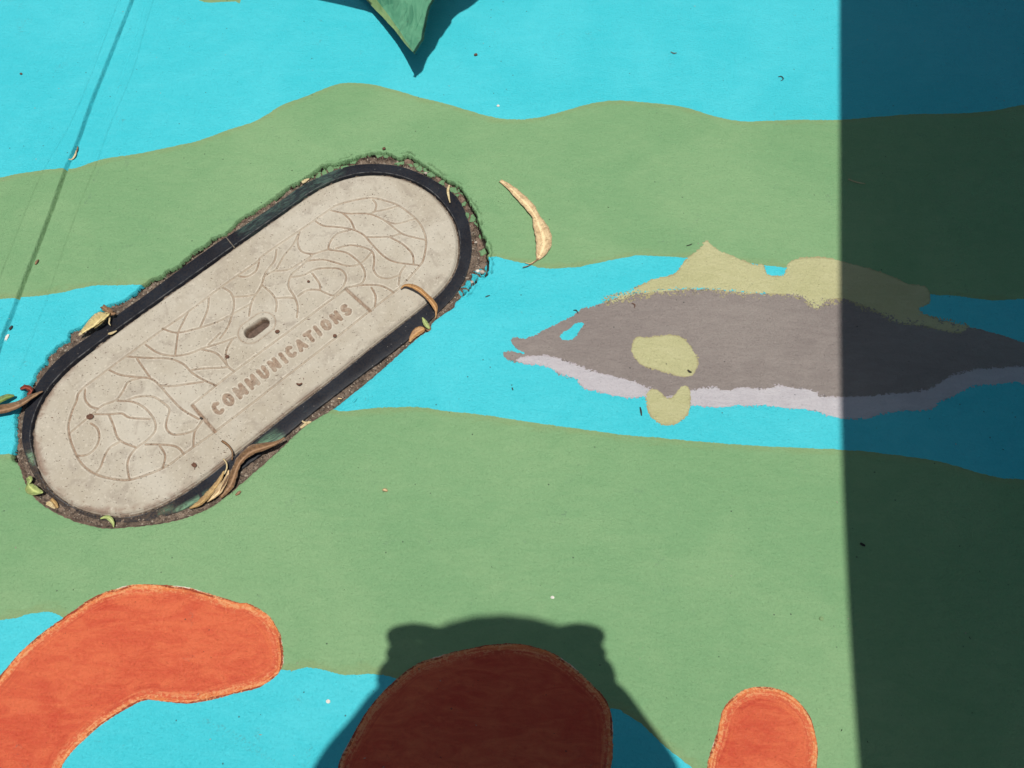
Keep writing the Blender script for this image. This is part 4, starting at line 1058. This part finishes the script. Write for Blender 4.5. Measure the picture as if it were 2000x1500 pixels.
tag(solid(mesh_obj('leaf', vs, gl_(2, K - 1), M['agave'], root, False), .0007), 'leaf tip seen in the picture')
solid(mesh_obj('leaf_margin', vs, gl_(0, 2), M['margin'], root, False), .0007)
# unseen strips above, shaped to cast the ragged rest of the leaf shadow
SL = [(808,151),(804,143),(797,128),(788,112),(781,98),(777,95),(771,83),(764,78),(757,66),(747,55),(735,43),(733,40),(717,22),(700,18),(668,10),(640,4),(612,-2),(560,-14),(490,-40),(420,-90)]
SR = [(808,151),(813,147),(824,138),(827,128),(833,113),(840,104),(848,95),(854,83),(856,76),(864,69),(869,60),(880,46),(881,38),(896,25),(912,17),(925,8),(936,-2),(960,-30),(985,-70),(1000,-110)]
l_in = np.array([G([le[i]], hl_[i])[0] + hl_[i] * SH for i in range(m_)])      # where the leaf's own shadow ends
r_in = np.array([G([re_[i]], hr_[i])[0] + hr_[i] * SH for i in range(m_)])
tip = G([(808, 151)])[0]
for E, IN, sg in ((SL, l_in, -1), (SR, r_in, 1)):
    Ew = G(E); top_ = min(Ew[:, 1].max(), IN[:, 1].max()) - .002
    yy = np.linspace(tip[1] + .0005 if sg > 0 else G([(717, 24)])[0][1], top_, 70); vs = []
    Es = Ew[np.argsort(Ew[:, 1])]; Is = IN[np.argsort(IN[:, 1])]
    for i, y in enumerate(yy):
        xe = np.interp(y, Es[:, 1], Es[:, 0]); xi = np.interp(y, Is[:, 1], Is[:, 0]) - sg * .003
        if (xe - xi) * sg < .0006: xe = xi + sg * .0006
        h = .300 + .10 * i / 69
        for k in range(7):
            u_ = k / 6; x = xi + (xe - xi) * u_; hh = h - .006 * math.sin(math.pi * u_)
            vs.append((x - hh * SH[0], y - hh * SH[1], hh))
    solid(mesh_obj('leaf', vs, [(i * 7 + k, i * 7 + k + 1, (i + 1) * 7 + k + 1, (i + 1) * 7 + k) for i in range(69) for k in range(6)], M['agave'], root), .002)  # strips added only for their shadow, not whole leaves
rb_ = root.location
for j in range(9):            # the rest of the rosette, beyond the frame
    ang = math.radians(0 + j * 22.5); L_ = .38; vs = []
    for i in range(16):
        t = i / 15; w = .05 * math.sin(math.pi * min(1, .25 + t * .75)) ** .8 + .002
        cx = rb_.x + math.cos(ang) * L_ * t; cy = rb_.y + .12 + math.sin(ang) * L_ * t; cz = .05 + .42 * t - .25 * t * t
        for k in range(7):
            u_ = k / 6 * 2 - 1
            vs.append((cx - math.sin(ang) * w * u_, cy + math.cos(ang) * w * u_, cz + .35 * w * u_ * u_))
    solid(mesh_obj('leaf', vs, [(i * 7 + k, i * 7 + k + 1, (i + 1) * 7 + k + 1, (i + 1) * 7 + k) for i in range(15) for k in range(6)], M['agave'], root), .004)
bm = bmesh.new(); bmesh.ops.create_cone(bm, segments=20, radius1=.07, radius2=.05, depth=.30)
bmesh.ops.translate(bm, vec=(rb_.x, rb_.y + .12, .15), verts=bm.verts)
me = bpy.data.meshes.new('trunk'); bm.to_mesh(me); bm.free(); me.materials.append(M['leaf_brown'])
o = bpy.data.objects.new('trunk', me); COL.objects.link(o); o.parent = root; o.matrix_parent_inverse = Matrix.Translation(root.location).inverted()

# ------------------------------------------------------------------ unseen canopy, added and shaped to cast the shade at the right
M['shade_canvas'] = simple('shade_canopy_canvas', (.30, .29, .26), (.25, .24, .22), .85, 400, .3)
M['metal'] = simple('shade_canopy_metal', (.18, .19, .20), (.15, .16, .17), .45, 200, .1)
edge = edge_interp([(1652,-900),(1646,-300),(1641,0),(1641,250),(1641,480),(1642,700),(1646,900),(1653,1080),(1664,1290),(1679,1500),(1694,1700),(1730,2100)], 40)
aw = empty('shade_canopy', (1.5, .6, 0))
tag(aw, 'unseen grey canopy on posts, added to cast the shade at the right', 'shade_canopy')
vs = []
for i, e in enumerate(edge):
    h0 = 1.28
    p = G([e])[0] - h0 * SH
    for k in range(8):
        t = k / 7
        vs.append((p[0] + (1.9 - p[0]) * t, p[1], h0 + .55 * t - .05 * math.sin(math.pi * t)))
ne = len(edge)
solid(mesh_obj('shade_canvas', vs, [(i * 8 + k, i * 8 + k + 1, (i + 1) * 8 + k + 1, (i + 1) * 8 + k) for i in range(ne - 1) for k in range(7)], M['shade_canvas'], aw), .004)
def post(x, y, z0, z1, r, mat, parent, name='post'):
    bm = bmesh.new(); bmesh.ops.create_cone(bm, cap_ends=True, segments=18, radius1=r, radius2=r, depth=z1 - z0)
    bmesh.ops.translate(bm, vec=(x, y, (z0 + z1) / 2), verts=bm.verts)
    me = bpy.data.meshes.new(name); bm.to_mesh(me); bm.free(); me.materials.append(mat)
    for f in me.polygons: f.use_smooth = True
    o = bpy.data.objects.new(name, me); COL.objects.link(o); o.parent = parent
    o.matrix_parent_inverse = Matrix.Translation(parent.location).inverted(); return o
ys = [vs[0][1], vs[(ne - 1) * 8][1]]
for y in (max(ys) - .1, min(ys) + .1):
    post(1.85, y, 0, 1.80, .025, M['metal'], aw); post(1.35, y, 0, 1.52, .022, M['metal'], aw)

# ------------------------------------------------------------------ the photographer, whose shadow falls into the picture
def skin_obj(name, verts, edges, radii, roots, mat, parent=None, sub=2):
    me = bpy.data.meshes.new(name); me.from_pydata([tuple(v) for v in verts], edges, []); me.update()
    o = bpy.data.objects.new(name, me); COL.objects.link(o); me.materials.append(mat)
    bpy.context.view_layer.objects.active = o
    sk = o.modifiers.new('skin', 'SKIN'); sk.use_smooth_shade = True
    if not me.skin_vertices: me.skin_vertices_add() if hasattr(me, 'skin_vertices_add') else None
    for i, r in enumerate(radii):
        d = me.skin_vertices[0].data[i]; d.radius = (r, r) if not isinstance(r, tuple) else r
        d.use_root = i in roots
    sb = o.modifiers.new('subdiv', 'SUBSURF'); sb.levels = sub; sb.render_levels = sub
    if parent:
        o.parent = parent
        if parent.type == 'EMPTY': o.matrix_parent_inverse = Matrix.Translation(parent.location).inverted()
    return o
M['skin'] = simple('skin', (.52, .33, .24), (.47, .29, .21), .5, 60, .05)
M['shirt'] = simple('blue_cotton', (.10, .14, .22), (.08, .115, .19), .85, 500, .3)
M['trousers'] = simple('dark_cotton', (.035, .037, .045), (.028, .03, .038), .9, 500, .3)
M['hair'] = simple('brown_hair', (.045, .028, .018), (.03, .018, .012), .5, 300, .6, None, (1, 6, 1))
M['shoe'] = simple('grey_shoe', (.16, .16, .16), (.12, .12, .12), .7, 300, .2)
R3 = Matrix(ROT.tolist())
def ph(x, y, z): v = R3 @ Vector((x, y, z)); return Vector((v.x, v.y, v.z + CAMH))   # phone frame -> world
HX = .075
hp = G([(985, 1200)])[0] - 1.36 * SH
head = Vector((hp[0], hp[1] - .092, 1.36))
chest = Vector((HX, head.y - .075, 1.12)); pelvis = Vector((HX, head.y - .22, .76)); neck = Vector((HX, head.y - .06, 1.25))
V_, E_, R_l, roots = [], [], [], []
def add(v, r, link=None):
    V_.append(v); R_l.append(r); i = len(V_) - 1
    if link is not None: E_.append((link, i))
    return i
pe = add(pelvis, .115); roots.append(pe)
be = add((pelvis + chest) / 2, .105, pe); ch = add(chest, .115, be); ne_ = add(neck, .052, ch)
hd0 = add(head + Vector((0, -.035, -.045)), .066, ne_); hd1 = add(head + Vector((0, .012, -.005)), .078, hd0); hd2 = add(head + Vector((0, .045, .0)), .052, hd1)
sides = []
def armpt(px, r, inx, z):
    d_ = np.array([inx * .83, -.5]); d_ /= np.linalg.norm(d_)
    q = G([px])[0] + d_ * r - z * SH
    return Vector((q[0], q[1], z))
ARM = {-1: [((752, 1290), .042, .985), ((704, 1368), .058, .975), ((645, 1432), .068, .985), ((582, 1512), .078, 1.02)],
       1: [((1190, 1285), .042, .985), ((1248, 1368), .058, .975), ((1302, 1440), .068, .985), ((1356, 1512), .078, 1.02)]}
ARM = {k: [(armpt(p, r, -k, z), r) for p, r, z in v] for k, v in ARM.items()}
for sgn, wx, ex_ in ((-1, -.050, 0), (1, .178, 0)):
    sh_ = add(chest + Vector((sgn * .12, -.03, .045)), .060, ch)
    up_ = add(ARM[sgn][3][0], .048, sh_); el = add(ARM[sgn][2][0], .044, up_)
    fa = add(ARM[sgn][1][0], .038, el); wr = add(ARM[sgn][0][0], .030, fa)
    pm = add(ph(wx + sgn * .002, -.050, .012), .039, wr); pm2 = add(ph(wx + sgn * .002, -.020, .010), .039, pm)
    sides.append((sgn, wx))
    lg = add(pelvis + Vector((sgn * .09, 0, -.10)), .088, pe); kn = add(Vector((HX + sgn * .11, pelvis.y + .02, .42)), .058, lg)
    an = add(Vector((HX + sgn * .12, pelvis.y, .07)), .036, kn); add(Vector((HX + sgn * .13, pelvis.y + .12, .035)), .028, an)
for sgn, wx in sides:
    ox = wx
    inn = -sgn                                    # towards the phone
    fil = add(ph(ox + inn * .018, -.020, .004), .020); roots.append(fil); add(ph(ox + inn * .018, -.050, .004), .020, fil)
    for f, (y0, ln_) in enumerate(((-.001, .072), (-.019, .076), (-.036, .072), (-.053, .058))):
        kx = ox + sgn * .017
        a0 = add(ph(ox - sgn * .004, y0 - .012, .012), .0135); roots.append(a0)
        a1 = add(ph(kx, y0 + (.004 if f == 0 else 0), .000), .0130, a0)
        a2 = add(ph(kx + inn * ln_ * .45, y0 + (.005 if f == 0 else 0), -.0065), .0115, a1)
        add(ph(kx + inn * (ln_ * .45 + .026), y0 + (.003 if f == 0 else 0), -.006), .0085, a2)
    t0 = add(ph(ox - sgn * .005, -.045, .022), .013); roots.append(t0)
    t1 = add(ph(ox + inn * .022, -.030, .026), .0105, t0); add(ph(ox + inn * .045, -.022, .020), .0085, t1)
person = skin_obj('person', V_, E_, R_l, set(roots), M['skin'])
tag(person, 'photographer in blue shirt holding a phone, casting the shadow at bottom', 'person')
# clothes
c_ = Vector
sv = [pelvis + c_((0, 0, -.03)), (pelvis + chest) / 2, chest, chest + c_((0, .03, .07))]; sr = [.135, .125, .135, .075]; se = [(0, 1), (1, 2), (2, 3)]
for sgn in (-1, 1):
    k0 = len(sv); sv.append(chest + c_((sgn * .12, -.03, .045))); sr.append(.085); se.append((2, k0))
    for j, (pt, r) in enumerate(ARM[sgn][::-1]):
        sv.append(pt); sr.append(r); se.append((len(sv) - 2, len(sv) - 1))
    # the loose front of the shirt
    f0 = len(sv); sv.append(chest + c_((sgn * .075, .035, -.06))); sr.append(.085); se.append((2, f0))
    sv.append(chest + c_((sgn * .075, .075, -.10))); sr.append(.070); se.append((f0, f0 + 1))
skin_obj('shirt', sv, se, sr, {2}, M['shirt'], person)
tv = [pelvis + c_((0, 0, .02))]; tr = [.128]; te = []
for sgn in (-1, 1):
    a = len(tv)
    tv += [pelvis + c_((sgn * .09, 0, -.10)), c_((HX + sgn * .11, pelvis.y + .02, .42)), c_((HX + sgn * .12, pelvis.y, .10))]; tr += [.100, .075, .055]; te += [(0, a), (a, a + 1), (a + 1, a + 2)]
skin_obj('trousers', tv, te, tr, {0}, M['trousers'], person)
for sgn in (-1, 1):
    skin_obj('shoe', [(HX + sgn * .12, pelvis.y - .05, .045), (HX + sgn * .125, pelvis.y + .05, .045), (HX + sgn * .132, pelvis.y + .15, .034)], [(0, 1), (1, 2)], [.042, .044, .032], {0}, M['shoe'], person)
def blob(name, c, r, mat, parent, rotx=0):
    bm = bmesh.new(); bmesh.ops.create_uvsphere(bm, u_segments=20, v_segments=14, radius=1)
    for v in bm.verts: v.co = Matrix.Rotation(rotx, 3, 'X') @ Vector((v.co.x * r[0], v.co.y * r[1], v.co.z * r[2])) + c
    me = bpy.data.meshes.new(name); bm.to_mesh(me); bm.free(); me.materials.append(mat)
    for f in me.polygons: f.use_smooth = True
    o = bpy.data.objects.new(name, me); COL.objects.link(o); o.parent = parent; return o
blob('shadow_visor', head + c_((0, .032, .005)), (.118, .060, .006), M['trousers'], person)  # flat brim added to widen the head's cast shadow
blob('hair', head + c_((0, -.012, .022)), (.082, .094, .078), M['hair'], person)
for sx in (-1, 1):
    blob('ear', head + c_((sx * .078, -.012, -.012)), (.009, .016, .028), M['skin'], person)
    blob('eye', head + c_((sx * .030, .062, -.050)), (.012, .010, .010), M['white_bit'], person)
blob('nose', head + c_((0, .066, -.072)), (.014, .018, .022), M['skin'], person)
blob('mouth', head + c_((0, .030, -.088)), (.024, .010, .007), M['red_leaf'], person)
# phone
M['phone'] = simple('dark_phone_shell', (.02, .02, .024), (.016, .016, .02), .25, 100, .02)
bm = bmesh.new(); bmesh.ops.create_cube(bm, size=1)
for v in bm.verts: v.co = Vector((.064 + v.co.x * .168, -.024 + v.co.y * .078, .0075 + v.co.z * .008))
bmesh.ops.bevel(bm, geom=[e for e in bm.edges], offset=.0035, segments=3, affect='EDGES')
for v in bm.verts: v.co = ph(*v.co)
me = bpy.data.meshes.new('phone'); bm.to_mesh(me); bm.free(); me.materials.append(M['phone'])
phone = bpy.data.objects.new('phone', me); COL.objects.link(phone)
tag(phone, 'dark phone held sideways in both hands by the photographer', 'phone')
bm = bmesh.new(); bmesh.ops.create_cone(bm, cap_ends=True, segments=24, radius1=.007, radius2=.007, depth=.0016)
for v in bm.verts: v.co = ph(v.co.x, v.co.y, v.co.z + .0030)
me = bpy.data.meshes.new('lens'); bm.to_mesh(me); bm.free(); me.materials.append(M['dark_bit'])
o = bpy.data.objects.new('lens', me); COL.objects.link(o); o.parent = phone
bm = bmesh.new(); bmesh.ops.create_cube(bm, size=1)
for v in bm.verts: v.co = ph(.062 + v.co.x * .152, -.024 + v.co.y * .069, .0118 + v.co.z * .0008)
me = bpy.data.meshes.new('screen'); bm.to_mesh(me); bm.free(); me.materials.append(M['dark_bit'])
o = bpy.data.objects.new('screen', me); COL.objects.link(o); o.parent = phone
